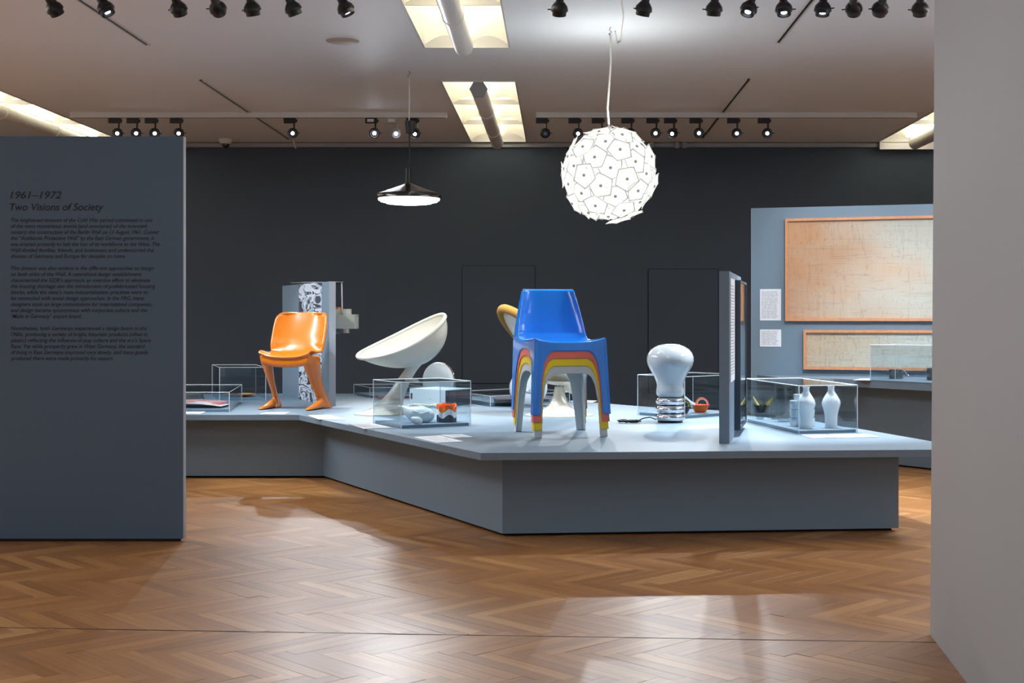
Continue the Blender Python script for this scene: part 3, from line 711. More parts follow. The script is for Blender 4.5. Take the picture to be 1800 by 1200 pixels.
# watering cans
def wcan(c, s, body, inside, label, dark=False):
    t = thing('watering_can', label, 'watering can', c, 'small plastic watering cans in the case')
    MB().lathe([(0, 0), (.034*s, 0), (.040*s, .006*s), (.057*s, .042*s), (.060*s, .050*s), (.064*s, .051*s), (.064*s, .053*s), (.056*s, .053*s), (.03*s, .012*s), (0, .010*s)], c, 32).build('bowl', body, t)
    sp = MB(); sp.tube([c+Vector(p)*s for p in ((-.045, 0, .045), (-.07, 0, .068), (-.108, 0, .108))], .01, 12, rad=[.022*s, .013*s, .006*s]); sp.build('spout', inside, t)
    def hd(rad, w, mat, nm):
        pts = [c+Vector((.012+rad*math.cos(a), 0, .05+rad*1.15*math.sin(a)))*s for a in [PI*k/12 for k in range(13)]]
        mb = MB(); n = len(pts)
        rings = []
        for k, p in enumerate(pts):
            a = PI*k/12; o_ = Vector((math.cos(a), 0, math.sin(a)))*.0035*s
            y_ = Vector((0, w*s, 0)); rings.append([p-o_-y_, p+o_-y_, p+o_+y_, p-o_+y_])
        mb.loft(rings); mb.build(nm, mat, t)
    hd(.043, .013, body, 'handle'); hd(.037, .012, inside, 'handle_lining')
    return t
wcan(G(1231, 724.5, TT+.018), 1.0, ORANGE2, PORCELAIN, 'orange watering can with white spout, in the case behind the bulb lamp')
wcan(G(1199, 727, TT+.018), .95, BLACKP, YELLOW, 'slate watering can with yellow rim, half hidden behind the bulb lamp')
# case with vases
def vase(px, py, label):
    c = G(px, py, TT+.018); s = c.y/F
    t = thing('vase', label, 'vase', c, 'white porcelain vases in the right case')
    pr = [(0, 0), (10.4, 0), (10.9, 1), (10.6, 8), (11.2, 22), (13.5, 33), (15.9, 40), (16.3, 44), (14.5, 50), (10.5, 57), (7.2, 62), (5.4, 66), (5.3, 69), (6.5, 73.2), (5.8, 73.2), (4.6, 69), (4.4, 60), (0, 58)]
    MB().lathe([(r*s, z*s) for r, z in pr], c, 40).build('vase_body', PORCELAIN, t); return t
vase(1417, 752.7, 'white waisted porcelain vase, left one of the pair in the case')
vase(1461, 751.6, 'white waisted porcelain vase, right one of the pair in the case')
c = G(1410, 748.5, TT+.018)
for k in range(4):
    r = .075 if k < 3 else .052; h = .050 if k < 3 else .036; z0 = c.z+k*.0515
    t = thing('stacking_bowl', ['white stacking bowl, lowest of the stack behind the left vase', 'white stacking bowl, second from the bottom behind the left vase', 'white stacking bowl, third from the bottom behind the left vase', 'small white bowl on top of the stack behind the left vase'][k], 'bowl', (c.x, c.y, z0), 'white stacked bowls in the right case')
    MB().lathe([(0, 0), (r*.92, 0), (r*.93, .003), (r*.97, .012), (r, h-.004), (r*.98, h-.001), (r*.94, h-.002), (r*.9, .01), (0, .008)], (c.x, c.y, z0), 40).build('bowl_body', PORCELAIN, t)
def glassvase(px, py, r, h, label, mat=GLASSC):
    c = G(px, py, TT+.018); t = thing('glass_vase', label, 'vase', c, 'clear glass vases in the right case')
    MB().lathe([(0, 0), (r*.8, 0), (r*.82, .012), (r*1.08, .018), (r*1.12, .035), (r*1.0, .046), (r*.96, h*.6), (r, h), (r*.9, h), (r*.86, .055), (0, .05)], c, 32).build('glass_body', mat, t)
    for z in (.024, .030, .036):
        MB().tube([c+Vector((math.cos(a)*r*1.1, math.sin(a)*r*1.1, z)) for a in [2*PI*k/24 for k in range(24)]], .0025, 6, closed=True).build('ribbed_ring', GLASSC, t)
glassvase(1378, 741, .046, .205, 'tall clear glass cylinder vase with ribbed foot, left of the stacked bowls')
glassvase(1363, 736.5, .034, .15, 'shorter clear glass vase behind the tall glass cylinder')
c = G(1336, 736.5, TT+.018); t = thing('footed_glass', 'grey glass cup on a ribbed clear foot with a yellow spoon, in the right case', 'glass', c)
MB().lathe([(0, 0), (.022, 0), (.024, .012), (.031, .018), (.033, .036), (.028, .044), (.0, .046)], c, 28).build('foot', GLASSC, t)
MB().lathe([(.0, .047), (.026, .047), (.034, .075), (.043, .090), (.044, .092), (.040, .092), (.030, .074), (0, .055)], c, 28).build('cup', GLASSG, t)
t = thing('yellow_spoon', 'pale yellow cone spoon leaning in the grey footed glass', 'spoon', c+Vector((0, 0, .057)))
MB().tube([c+Vector((.0, 0, .06)), c+Vector((-.018, 0, .09)), c+Vector((-.045, 0, .145))], .01, 12, rad=[.013, .011, .003]).build('cone', pbr('pale_yellow', (228, 200, 96), .4), t)
c = G(393+28, 696.8, TT+.018); t = thing('shallow_plate', 'shallow orange and yellow oval plate in the tall left case', 'plate', c)
MB().lathe([(0, 0), (.05, 0), (.125, .02), (.13, .024), (.12, .022), (.05, .006), (0, .006)], c, 32).build('plate_body', pbr('amber_glaze', (220, 150, 70), .3), t)
MB().lathe([(0, .0065), (.048, .0065), (.05, .008), (0, .008)], c, 32).build('teal_centre', pbr('teal_glaze', (40, 110, 130), .3), t)
# magazine and helmet in the low left case
c = Vector((-2.62, 9.75, TT+.018)); t = thing('magazine', 'open magazine with red and pink pages in the low left case', 'magazine', c)
for k, (mc, nm) in enumerate((((214, 196, 196), 'page'), ((196, 84, 78), 'page'), ((206, 150, 146), 'page'))):
    def fn(u, v, k=k): return (c.x-.42+u*.62-.03*k, c.y-.16+.10*k+v*.24, c.z+.006+.03*math.sin(u*2.6)**2*(1-.25*k)+.008*k)
    MB().grid(fn, 16, 2, .002).build(nm, pbr('magazine_page', mc, .35, var=.25, vscale=14), t)
MB().box((c.x-.1, c.y, c.z+.002), (.62, .36, .003)).build('cover', BLACKP, t)
c = Vector((-2.86, 10.4, TT+.018)); t = thing('glossy_bowl', 'dark glossy domed bowl behind the magazine in the low left case', 'bowl', c)
MB().lathe([(.0, .085), (.05, .08), (.09, .055), (.10, .02), (.09, 0), (0, 0)], c, 28).build('dome', pbr('dark_gloss', (70, 76, 80), .1, coat=1), t)
MB().lathe([(.104, .016), (.104, .022)], c, 28).build('rim', CHROME, t)
# far low cases
c = G(690, 695.5, TT+.018); t = thing('pink_booklet', 'pinkish booklet in the low far case', 'booklet', c)
MB().box(c+Vector((0, 0, .006)), (.26, .16, .010), Rz(.3)).build('pages', WHITEP, t)
MB().box(c+Vector((0, 0, .0125)), (.265, .165, .003), Rz(.3)).build('cover', pbr('dusty_pink', (120, 92, 98), .5), t)
c = G(905, 706.0, TT+.03); t = thing('dark_book', 'dark green book with a red edge lying behind the chair stack', 'book', c)
MB().box(c+Vector((.05, 0, .011)), (.40, .16, .018), Rz(.18)).build('pages', pbr('dark_green_cloth', (52, 64, 66), .5), t)
MB().box(c+Vector((.05, 0, .0225)), (.41, .165, .005), Rz(.18)).build('cover', pbr('red_black_cover', (96, 60, 62), .4, var=.5, vscale=5), t)
# saucepans on the rear plinth
def pan(px, py, w, h, label, left=True):
    c = G(px, py, T2+.004); s = c.y/F; r = w*s/2; hh = h*s
    t = thing('saucepan', label, 'saucepan', c, 'steel saucepans on the rear plinth')
    MB().lathe([(0, 0), (r*.94, 0), (r*.97, .004), (r*.97, hh-.003), (r*1.03, hh), (r*.94, hh), (r*.92, .008), (0, .006)], c, 36).build('pot', POTM, t)
    MB().tube([c+Vector((r*.9, 0, hh-.004)), c+Vector((r*1.25, -.01, hh*.75)), c+Vector((r*1.6, -.015, hh*.35))], .004, 8).build('handle', STEEL, t)
    MB().ball(c+Vector((r*1.62, -.016, hh*.33)), .009, 12).build('handle_knob', CHROME, t)
    MB().tube([c+Vector((-r*.9, 0, hh*.5)), c+Vector((-r*1.2, 0, hh*.9)), c+Vector((-r*1.35, 0, hh*.98))], .004, 8).build('lug', STEEL, t)
pan(1575, 665, 25, 15.5, 'small steel saucepan with angled handle, on the rear plinth')
pan(1650, 667, 42, 20, 'second steel saucepan cut by the pale wall edge')

# ------------------------------------------------------------------ cards on the plinth
def card(px0, py0, px1, py1, px2, py2, px3, py3, label, z=TT):
    o = uvquad('label_card', [G(px0, py0, z)+Vector((0, 0, .003)), G(px1, py1, z)+Vector((0, 0, .003)), G(px2, py2, z)+Vector((0, 0, .003)), G(px3, py3, z)+Vector((0, 0, .003))], CARDM, thick=.0025)
    tag(o, label, 'label card', 'white label cards lying on the plinth')
card(326, 727.4, 353, 727.4, 363, 723.2, 326, 723.2, 'white card in front of the low magazine case')
card(456, 728.0, 500, 728.0, 510, 725.0, 468, 725.0, 'white card in front of the left foot of the orange chair')
card(560, 737.2, 608, 737.2, 578, 729.8, 541, 730.0, 'white card right of the orange chair, at the plinth corner')
card(640, 754.0, 688, 752.0, 655, 744.2, 614, 744.8, 'white card left of the middle case front corner')
card(768, 778.6, 814, 776.2, 772, 765.9, 728, 768.6, 'nearer white card in front of the middle case')
card(796, 769.8, 832, 768.6, 812, 763.9, 774, 764.8, 'farther white card in front of the middle case')
card(1428, 770.4, 1471, 769.6, 1452, 764.4, 1408, 765.0, 'left white card in front of the vase case')
card(1474, 769.6, 1545, 768.4, 1520, 762.8, 1456, 764.3, 'right white card in front of the vase case')
card(868, 699.5, 896, 698.5, 880, 692.6, 832, 691.8, 'white paper at the far plinth edge left of the blue chair')
card(1003, 705.4, 1040, 708.0, 1050, 704.6, 1012, 702.5, 'white paper at the far plinth edge behind the chair stack')
card(1500, 668.3, 1529, 668.8, 1529, 665.6, 1512, 665.6, 'white card beside the saucepan case', z=T2)

# ------------------------------------------------------------------ orange one-piece chair
def orange_chair():
    O = Vector((-1.98, 9.632, TT)); ang = -math.radians(14.6)
    t = thing('moulded_chair', 'glossy orange one-piece plastic chair with two kangaroo-like footed legs', 'chair', O, rz=ang)
    prof = [(.0, .372), (.015, .388), (.06, .388), (.12, .380), (.18, .380), (.225, .395), (.258, .44), (.285, .50), (.31, .57), (.335, .64), (.352, .685), (.357, .702)]
    def cat(p, u):
        x = u*(len(p)-1); i = min(int(x), len(p)-2); f = x-i
        p0 = p[max(i-1, 0)]; p1 = p[i]; p2 = p[i+1]; p3 = p[min(i+2, len(p)-1)]
        return [0.5*((2*p1[k])+(-p0[k]+p2[k])*f+(2*p0[k]-5*p1[k]+4*p2[k]-p3[k])*f*f+(-p0[k]+3*p1[k]-3*p2[k]+p3[k])*f**3) for k in range(len(p1))]
    hw = [.20, .205, .205, .203, .200, .198, .206, .210, .210, .206, .200, .196]
    def fn(u, v):
        y, z = cat(prof, u); w = cat([(h,) for h in hw], u)[0]; s = 2*v-1
        if u > .80: q_ = (u-.80)/.2; w -= .062*(1-math.sqrt(max(0, 1-q_*q_)))
        x = w*s; e = abs(s)**2.6
        sb = min(1, max(0, (u-.38)/.22)); z += (1-sb)*.034*e; y -= sb*.055*e*(1 if u < .9 else .8)
        return (x, y, z)
    mb = MB(); mb.grid(fn, 70, 26, .012, flip=False)
    # rolled lip round the back
    lip = [fn(u, 0) for u in [.42+.58*(1-(1-k/24)**1.7) for k in range(25)]]+[fn(1, v) for v in [k/14 for k in range(1, 14)]]+[fn(u, 1) for u in [.42+.58*(1-(k/24)**1.7) for k in range(25)]]
    mb.tube(lip, .009, 8)
    shell = mb
    def blade(c, s, a, b, tilt=0, n=20):
        ux = Vector((.45*s, .89, 0)); vx = Vector((.89, -.45*s, 0)); r = []
        for k in range(n):
            q = 2*PI*k/n; r.append(Vector(c)+ux*a*math.cos(q)+vx*b*math.sin(q))
        return r
    for s in (-1, 1):
        L = MB(); xx = .178*s
        L.loft([blade((.176*s, .070, .392), s, .070, .048), blade((.177*s, .085, .35), s, .074, .046), blade((.177*s, .112, .28), s, .066, .035), blade((xx, .155, .20), s, .055, .025),
                blade((.182*s, .205, .13), s, .050, .022), blade((.188*s, .245, .075), s, .050, .020), blade((.190*s, .262, .035), s, .062, .021), blade((.190*s, .262, .004), s, .078, .024)])
        # foot pointing forward
        rings = []
        for y, h, w in ((.325, .03, .016), (.27, .085, .022), (.22, .080, .024), (.16, .058, .027), (.09, .038, .029), (.03, .026, .026), (.0, .018, .016), (-.006, .010, .006)):
            x0 = .188*s+(-.004*s if y < .1 else 0)
            rings.append([Vector((x0+w*math.cos(q), y, max(.001, h*.5+h*.5*math.sin(q)))) for q in [2*PI*k/16 for k in range(16)]])
        L.loft(rings)
        shell.add(L.v, L.f)
    # apron joining the legs below the seat front
    ap = []
    for k in range(17):
        s = -1+2*k/16; x = .186*s; zc = .350+.026*abs(s)**2.6; hz = .044
        ap.append([Vector((x, .034+.026*math.cos(q), zc+hz*math.sin(q))) for q in [2*PI*j/12 for j in range(12)]])
    shell.loft(ap)
    me = remeshed(shell, 'one_piece_body', ORANGE, .0045, 10, .55)
    # split the single moulding into seat shell and legs by height
    bm = bmesh.new(); bm.from_mesh(me)
    for nm, cond in (('seat_shell', lambda c: c.z >= .335), ('leg', lambda c: c.z < .335 and c.x < 0), ('leg', lambda c: c.z < .335 and c.x >= 0)):
        b2 = bm.copy(); dl = [f for f in b2.faces if not cond(f.calc_center_median())]
        bmesh.ops.delete(b2, geom=dl, context='FACES'); m3 = bpy.data.meshes.new(nm); b2.to_mesh(m3); b2.free()
        m3.materials.append(ORANGE)
        for p in m3.polygons: p.use_smooth = True
        nrm = None
        link(nm, m3, t)
    bm.free()
    for s in (-1, 1):
        MB().box((.188*s, .15, .001), (.034, .30, .002)).build('sole', CORDB, t, world=False)
orange_chair()

# ------------------------------------------------------------------ stack of four one-piece chairs
def stack_chair_mesh():
    mb = MB()
    def xs(z):
        if z < .43: return .222-(.222-.203)*z/.43
        return .203-(.203-.150)*(z-.43)/.27
    side = [(-.235, 0), (-.228, .15), (-.220, .30), (-.213, .385), (-.205, .415), (-.188, .427), (-.15, .420), (-.08, .410), (0, .405), (.09, .405), (.13, .415), (.162, .445), (.180, .50), (.200, .58), (.228, .68), (.245, .698),
            (.282, .694), (.290, .68), (.283, .56), (.272, .42), (.262, .25), (.246, 0), (.200, 0), (.190, .12), (.175, .22), (.150, .295), (.105, .345), (.04, .362), (-.05, .362), (-.11, .345), (-.150, .295), (-.168, .22), (-.180, .10), (-.185, 0)]
    for s in (-1, 1):
        mb.plate(side, lambda y, z, s=s: (s*xs(z), y, z), (-s*.0065, 0, 0))
    def arch(y0, y1, topz, wb, wt):
        pts = []
        for s in (-1, 1):
            pass
        out = [(-.222, 0), (-.203, .41)]+[(-.203+.406*k/12, topz(-1+k/6)) for k in range(13)]+[(.203, .41), (.222, 0), (.222-wb, 0), (.196-wt+.004, .20), (.196-wt-.012, .29), (.196-wt-.035, .335), (.10, .352), (-.10, .352), (-.196+wt+.035, .335), (-.196+wt+.012, .29), (-.196+wt-.004, .20), (-.222+wb, 0)]
        return out
    topz = lambda s: .398+.027*abs(s)**3
    fo = arch(0, 0, topz, .048, .036)
    mb.plate(fo, lambda x, z: (x, -.235+.026*z/.4, z), (0, .0065, 0))
    ro = arch(0, 0, lambda s: .40, .048, .050)
    mb.plate(ro, lambda x, z: (x, .246+.018*z/.4, z), (0, -.0065, 0))
    prof = [(-.204, .386), (-.196, .397), (-.15, .394), (-.05, .386), (.05, .383), (.12, .388), (.16, .405), (.19, .445), (.208, .50), (.225, .56), (.245, .64), (.262, .695), (.276, .699)]
    hw = [.19, .198, .200, .201, .202, .202, .202, .199, .192, .182, .165, .151, .149]
    def fn(u, v):
        x_ = u*(len(prof)-1); i = min(int(x_), len(prof)-2); f = x_-i
        y = prof[i][0]*(1-f)+prof[i+1][0]*f; z = prof[i][1]*(1-f)+prof[i+1][1]*f; w = hw[i]*(1-f)+hw[i+1]*f
        s = 2*v-1; e = abs(s)**4; sb = min(1, max(0, (u-.42)/.18))
        return (w*s, y-sb*.028*e, z+(1-sb)*.024*e)
    mb.grid(fn, 48, 24, .008)
    # curved top rail
    mb.tube([fn(.985, k/16) for k in range(17)], .010, 8)
    return mb
smb = stack_chair_mesh()
sme = remeshed(smb, 'chair_body', WHITEC, .0034, 6, .5)
specs = [('pale grey-white one-piece plastic chair, bottom of the stack', WHITEC), ('yellow one-piece plastic chair, second from the bottom of the stack', YELLOW),
         ('faded red one-piece plastic chair, directly under the blue chair', RED), ('glossy blue one-piece plastic chair, top of the stack', BLUE)]
cc = Vector((.0085, 7.656)); th = math.radians(16)
# cut the moulding into body and four legs once, then share
def split_parts(me, mat):
    bm = bmesh.new(); bm.from_mesh(me); out = []
    tests = [('seat_and_back', lambda c: c.z >= .335)]+[('leg', (lambda c, a=a, b=b: c.z < .335 and (c.x*a > 0) and ((c.y-.02)*b > 0))) for a in (-1, 1) for b in (-1, 1)]
    for nm, cond in tests:
        b2 = bm.copy(); bmesh.ops.delete(b2, geom=[f for f in b2.faces if not cond(f.calc_center_median())], context='FACES')
        m3 = bpy.data.meshes.new(nm); b2.to_mesh(m3); b2.free(); m3.materials.append(mat)
        for p in m3.polygons: p.use_smooth = True
        out.append((nm, m3))
    bm.free(); return out
base_parts = split_parts(sme, WHITEC)
for k, (lb, mt) in enumerate(specs):
    t = thing('stacking_chair', lb, 'chair', (cc.x, cc.y, TT+.0425*k), 'stack of four one-piece plastic chairs', rz=th)
    for nm, m3 in base_parts:
        o = link(nm, m3, t)
        o.material_slots[0].link = 'OBJECT'; o.material_slots[0].material = mt
    t.scale = (.962+.021*k, .962+.021*k, 1)

# ------------------------------------------------------------------ scoop chairs (bowl on a pedestal)
def scoop(t, cen, A, Lv, D, mat, rim_mat, rr, name='shell', rimname='rim', th=.012, pw=.55, seat=None, part=(0, 1), rim_rad=None, sweep=.0):
    """rim: ellipse cen + A cos + Lv sin; bowl sinks by D towards its middle"""
    def fn(u, v):
        a = 2*PI*v; r = 1-u; k = (1-r**2.2)**pw
        cut = -Vector((0, 0, 1))*sweep*(math.sin(a)**2)*max(0, .5-.5*math.cos(a)*0)*(1-u)
        return cen+A*(r*math.cos(a))+Lv*(r*math.sin(a))+D*k+cut
    n, mseg = 26, 64; mb = MB()
    rings = [[fn(k/n*.985, j/mseg) for j in range(mseg)] for k in range(n+1)]
    inner = [[p+(cen+D*.15-p).normalized()*th for p in r] for r in rings]
    mb.loft(rings+inner[::-1], cap=False)
    vs = rings[-1]; vi = inner[-1]
    mb.add([sum(vs, Vector())/mseg]+vs, [(0, 1+j, 1+(j+1) % mseg) for j in range(mseg)])
    mb.add([sum(vi, Vector())/mseg]+vi, [(0, 1+(j+1) % mseg, 1+j) for j in range(mseg)])
    mb.build(name, mat, t, smooth=1.2)
    pts = [fn(0, part[0]+(part[1]-part[0])*j/72) for j in range(72)]
    MB().tube(pts, rr, 12, closed=(part == (0, 1)), rad=rim_rad).build(rimname, rim_mat, t, smooth=1.2)
    return fn
ph = math.radians(22)
bc = G(668, 729, TT); bc = Vector((bc.x, 9.22, TT)); s = bc.y/F
t = thing('scoop_chair', 'glossy ivory scoop-shaped chair on a slanting trumpet foot', 'chair', bc)
fw = Vector((-math.cos(ph), -math.sin(ph), 0)); lt = Vector((math.sin(ph), -math.cos(ph), 0))   # forward, and the side toward the camera
cen = P(706, 590, 9.25)
A = -fw*.305+Vector((0, 0, .145)); Lv = lt*.23+Vector((0, 0, -.030))
scoop(t, cen, A, Lv, Vector((.155, .03, -.175)), IVORY, IVORY, .014, sweep=.075, pw=.78)
mb = MB(); sec = [((668, 731.5), .178, .178), ((668, 729.5), .178, .178), ((670, 727), .160, .155), ((678, 719), .115, .11), ((688, 706), .082, .08), ((699, 688), .058, .06), ((710, 668), .047, .052), ((722, 650), .044, .05), ((731, 637), .052, .056)]
rings = []
for (px, py), rx, ry in sec:
    q = P(px, py, 9.22); z = max(TT, q.z if py < 728 else TT+(731.5-py)*.004)
    rings.append([Vector((q.x+rx*math.cos(2*PI*k/40), 9.22+ry*math.sin(2*PI*k/40), z)) for k in range(40)])
mb.loft(rings); mb.build('trumpet_foot', IVORY, t, smooth=1.2)

bc = Vector((.004, 9.15, TT))
t = thing('swivel_chair', 'ivory swivel chair with mustard cushion rim, behind the stacked chairs', 'chair', bc)
ph = math.radians(28)
fw = Vector((math.cos(ph), math.sin(ph), 0)); lt = Vector((math.sin(ph), -math.cos(ph), 0))
cen = P(950, 603, 9.15); A = -fw*.275+Vector((0, 0, .235)); Lv = lt*.24
fn = scoop(t, cen, A, Lv, Vector((.12, .02, -.27)), IVORY, MUSTARD, .030, rimname='cushion_rim', sweep=.02)
MB().ball(cen+Vector((.05, 0, -.10)), (.20, .20, .07), 24, Matrix.Rotation(.5, 3, 'Y')).build('seat_cushion', MUSTARD, t)
z0 = TT
MB().lathe([(.234, 0), (.234, .006), (.205, .012), (.12, .032), (.075, .062), (.052, .10), (.038, .15), (.030, .195), (.026, .197), (0, .197)], (bc.x, bc.y, z0), 48).build('pedestal', IVORY, t)
MB().lathe([(.012, .19), (.012, .235), (.02, .24)], (bc.x, bc.y, z0), 20).build('swivel_post', STEEL, t)
MB().lathe([(.02, .205), (.08, .215), (.125, .228), (.13, .236), (0, .236)], (bc.x-.0, bc.y, z0), 32).build('underplate', IVORY, t)

# ------------------------------------------------------------------ bulb lamp
c = Vector(((1178-CX)*8.52/F, 8.52, TT)); s = 8.52/F
t = thing('bulb_lamp', 'oversized light-bulb table lamp with opal glass and chrome ringed base', 'table lamp', c)
for k in range(3):
    z = 2+k*14.3
    MB().lathe([(0, z*s), (19*s, z*s), (23.6*s, (z+2)*s), (25.2*s, (z+5)*s), (25.4*s, (z+7)*s), (25.2*s, (z+9.2)*s), (23.6*s, (z+12)*s), (20*s, (z+13.8)*s), (0, (z+13.8)*s)], c, 48).build('chrome_ring', CHROME, t)
MB().lathe([(0, 0), (22*s, 0), (22*s, 2*s), (0, 2*s)], c, 40).build('foot', BLACK, t)
MB().lathe([(19*s, 44.5*s), (20.5*s, 45.5*s), (23.5*s, 48*s), (25*s, 53*s), (24.6*s, 58*s), (23.6*s, 63*s), (23.9*s, 68*s), (25.6*s, 74*s), (28.8*s, 82*s), (32.5*s, 88*s), (36.5*s, 94.5*s), (39.8*s, 101*s), (41.5*s, 108*s), (41.2*s, 115*s), (38.6*s, 122*s), (33.5*s, 128.5*s), (26*s, 133.5*s), (15*s, 137.2*s), (6*s, 138.2*s), (0, 138.4*s)], c, 56).build('glass_bulb', OPAL, t, smooth=1.4)
pts = [c+Vector(p) for p in ((-.092, -.03, .02), (-.13, -.03, .035), (-.17, -.04, .030), (-.21, -.05, .014), (-.235, -.07, .006), (-.26, -.08, .006))]
for k in range(46):
    a = k*.42; r = .055+.012*math.sin(k*1.3); pts.append(Vector((c.x-.262+r*1.15*math.cos(a+.5), c.y-.07+r*.55*math.sin(a+.5), TT+.006+.012*abs(math.sin(k*.7)))))
MB().tube(pts, .0038, 6).build('cord', CORDB, t)
q = c+Vector((-.305, -.06, .018)); m_ = MB(); m_.box(q, (.035, .022, .020), Rz(.4)); m_.tube([q+Vector((-.015, 0, 0)), q+Vector((-.035, .004, 0))], .002, 6); m_.build('plug', CORDW, t)

# ------------------------------------------------------------------ round speakers, radio, cords
def disc(px, py, Y, r, label, rz, dep=.09):
    c = Vector(((px-CX)*Y/F, Y, TT)); t = thing('round_speaker', label, 'speaker', c, 'white round speakers at the back')
    M = Rz(rz) @ Matrix(((1, 0, 0), (0, 0, -1), (0, 1, 0)))          # local z -> facing camera (-y)
    cc_ = c+Vector((0, 0, r+.006))
    MB().lathe([(0, .045), (r*.5, .043), (r*.85, .034), (r*.97, .020), (r, .008), (r, 0), (0, 0)], cc_, 48, M).build('front_shell', WHITEC, t)
    MB().lathe([(r*1.01, .004), (r*1.02, -.004), (r*1.02, -.02), (r*1.0, -.028), (r*.9, -.03), (0, -.03)], cc_, 48, M).build('chrome_band', CHROME, t)
    MB().lathe([(r*.96, -.03), (r*.85, -.055), (r*.5, -.07), (0, -.075)], cc_, 40, M).build('back_shell', BLACKP, t)
    f_ = MB(); f_.box(c+Vector((0, 0, .008)), (r*.9, .07, .016), Rz(rz)); f_.build('stand', STEEL, t)
    return t, cc_, M
disc(771, 700, 10.75, .152, 'round white speaker with a chrome edge, behind the white scoop chair', -.55)
t_, cc_, M_ = disc(929, 718, 9.95, .142, 'round white speaker half hidden behind the blue chair leg', .2)
MB().tube([cc_+M_ @ Vector((-.09, .04, .04)), cc_+M_ @ Vector((-.04, -.02, .05)), cc_+M_ @ Vector((.02, -.03, .052)), cc_+M_ @ Vector((.04, -.01, .055))], .003, 6).build('cord', CORDW, t_)
MB().ball(cc_+M_ @ Vector((.0, -.02, .048)), .008, 10).build('knob', STEEL, t_)
a, b_, c2_ = G(783, 715), G(721, 711.4), G(829, 711)
t = thing('radio', 'white box radio with dark side, behind the middle acrylic case', 'radio', a)
e_ = b_-a; f_ = c2_-a; h = .122
MB().prism([a, c2_, c2_+e_, b_], TT+.004, TT+h).build('cabinet', pbr('dark_lacquer', (44, 48, 54), .25, coat=.4), t)
nf = Vector((-e_.y, e_.x, 0)).normalized();
if nf.y > 0: nf = -nf
MB().prism([a+nf*.001, b_+nf*.001, b_+nf*.006, a+nf*.006], TT+.006, TT+h).build('front_panel', WHITEC, t)
MB().prism([a, c2_, c2_+e_, b_], TT+h, TT+h+.005).build('top_panel', WHITEC, t)
def onf(k, z): return a+e_*k+nf*.006+Vector((0, 0, z))
MB().add([onf(.93, .045), onf(.985-.0, .045), onf(.985, .095), onf(.93, .095)], [(0, 1, 2, 3)])
g = MB(); g.box(onf(.93, .07)+nf*.001, (.02, .004, .045)); g.build('dial_window', BLACKP, t)
for k in range(4):
    for j in range(2):
        MB().lathe([(0, 0), (.004, 0), (.004, .004), (0, .004)], onf(.06+.05*j, .035+.02*k)+nf*.0, 8, Matrix(((1, 0, 0), (0, 0, 1), (0, -1, 0)))).build('button', STEEL, t)
g = MB(); g.box(onf(.4, .055)+nf*.001, (.01, .003, .006)); g.build('badge', STEEL, t)
c = G(755, 716.5); pts = []
for k in range(90):
    a_ = k*.37; r = .045+.018*math.sin(k*.9); pts.append(Vector((c.x+.03*math.sin(k*.07)*3+r*1.6*math.cos(a_), c.y+r*.7*math.sin(a_), TT+.007+.02*abs(math.sin(k*.53)))))
o = MB().tube(pts, .004, 6).build('coiled_cord', CORDI); tag(o, 'tangled cream cord lying in front of the white radio', 'cord')

# ------------------------------------------------------------------ left divider with mural, bar and hanging lamp
A_, B_ = G(496.4, 695), G(578.5, 713.2); DV = (B_-A_); L_ = DV.length; DV.normalize(); ND = Vector((DV.y, -DV.x, 0))
if ND.y > 0: ND = -ND
t = thing('mural_divider', 'upright blue-grey divider with a black-and-white mural strip, behind the orange chair', 'panel', A_)
Hd = .942
MB().prism([A_, B_, B_-ND*.05, A_-ND*.05], TT, TT+Hd).build('panel_board', GREY, t)
MB().prism([B_+DV*.0005, B_+DV*.004, B_+DV*.004-ND*.05, B_+DV*.0005-ND*.05], TT, TT+Hd).build('panel_edge', EDGE, t)
def tpx(px):
    r = (px-CX)/F; return (A_.x-r*A_.y)/(r*DV.y-DV.x)
u0, u1 = tpx(526), tpx(566)
q = [A_+DV*u0+ND*.003, A_+DV*u1+ND*.003]
uvquad('mural_print', [q[0]+Vector((0, 0, .001)), q[1]+Vector((0, 0, .001)), q[1]+Vector((0, 0, Hd)), q[0]+Vector((0, 0, Hd))], MURAL, t)
LY = 10.75
t = thing('pendant_lamp', 'cream metal pendant with copper cylinders hanging from a bar beside the mural', 'pendant lamp', P(604, 496, LY))
zb = TT+Hd+.008; xe = (603-CX)*LY/F; x0 = (509-CX)*10.9/F
MB().tube([(x0, 10.95, zb), (xe+.01, LY, zb)], .008, 8).build('bar', BLACK, t)
MB().tube([(xe-.01, LY, zb), (xe-.006, LY, P(600, 553, LY).z)], .005, 8).build('rod', WHITEP, t)
q0, q1 = P(571, 577.5, LY), P(627, 552.5, LY); bx = MB()
W_ = q1.x-q0.x; zc = (q0.z+q1.z)/2; Hh = q1.z-q0.z
bx.box(((q0.x+q1.x)/2, LY, zc), (W_, W_*.8, Hh)).build('box_shade', LAMPW, t)
for (px0, px1, py0, py1, mt, dy) in ((575, 600, 539.5, 553, COPPER, .06), (582, 601, 543.5, 553, LAMPW, -.04), (603, 620, 543, 553, LAMPW, -.06), (579, 597, 577, 586.5, LAMPW, .0), (596.5, 618.5, 577, 585, STEEL, -.05)):
    p0, p1 = P(px0, py1, LY), P(px1, py0, LY)
    r = (p1.x-p0.x)/2; MB().lathe([(r, p0.z), (r, p1.z), (r-.004, p1.z), (r-.004, p0.z)], ((p0.x+p1.x)/2, LY+dy, 0), 28).build('cylinder', mt, t)
for (px, py) in ((627.8, 555), (627.8, 575)):
    p = P(px, py, LY-W_*.3); MB().ball(p, .006, 8).build('screw', CHROME, t)

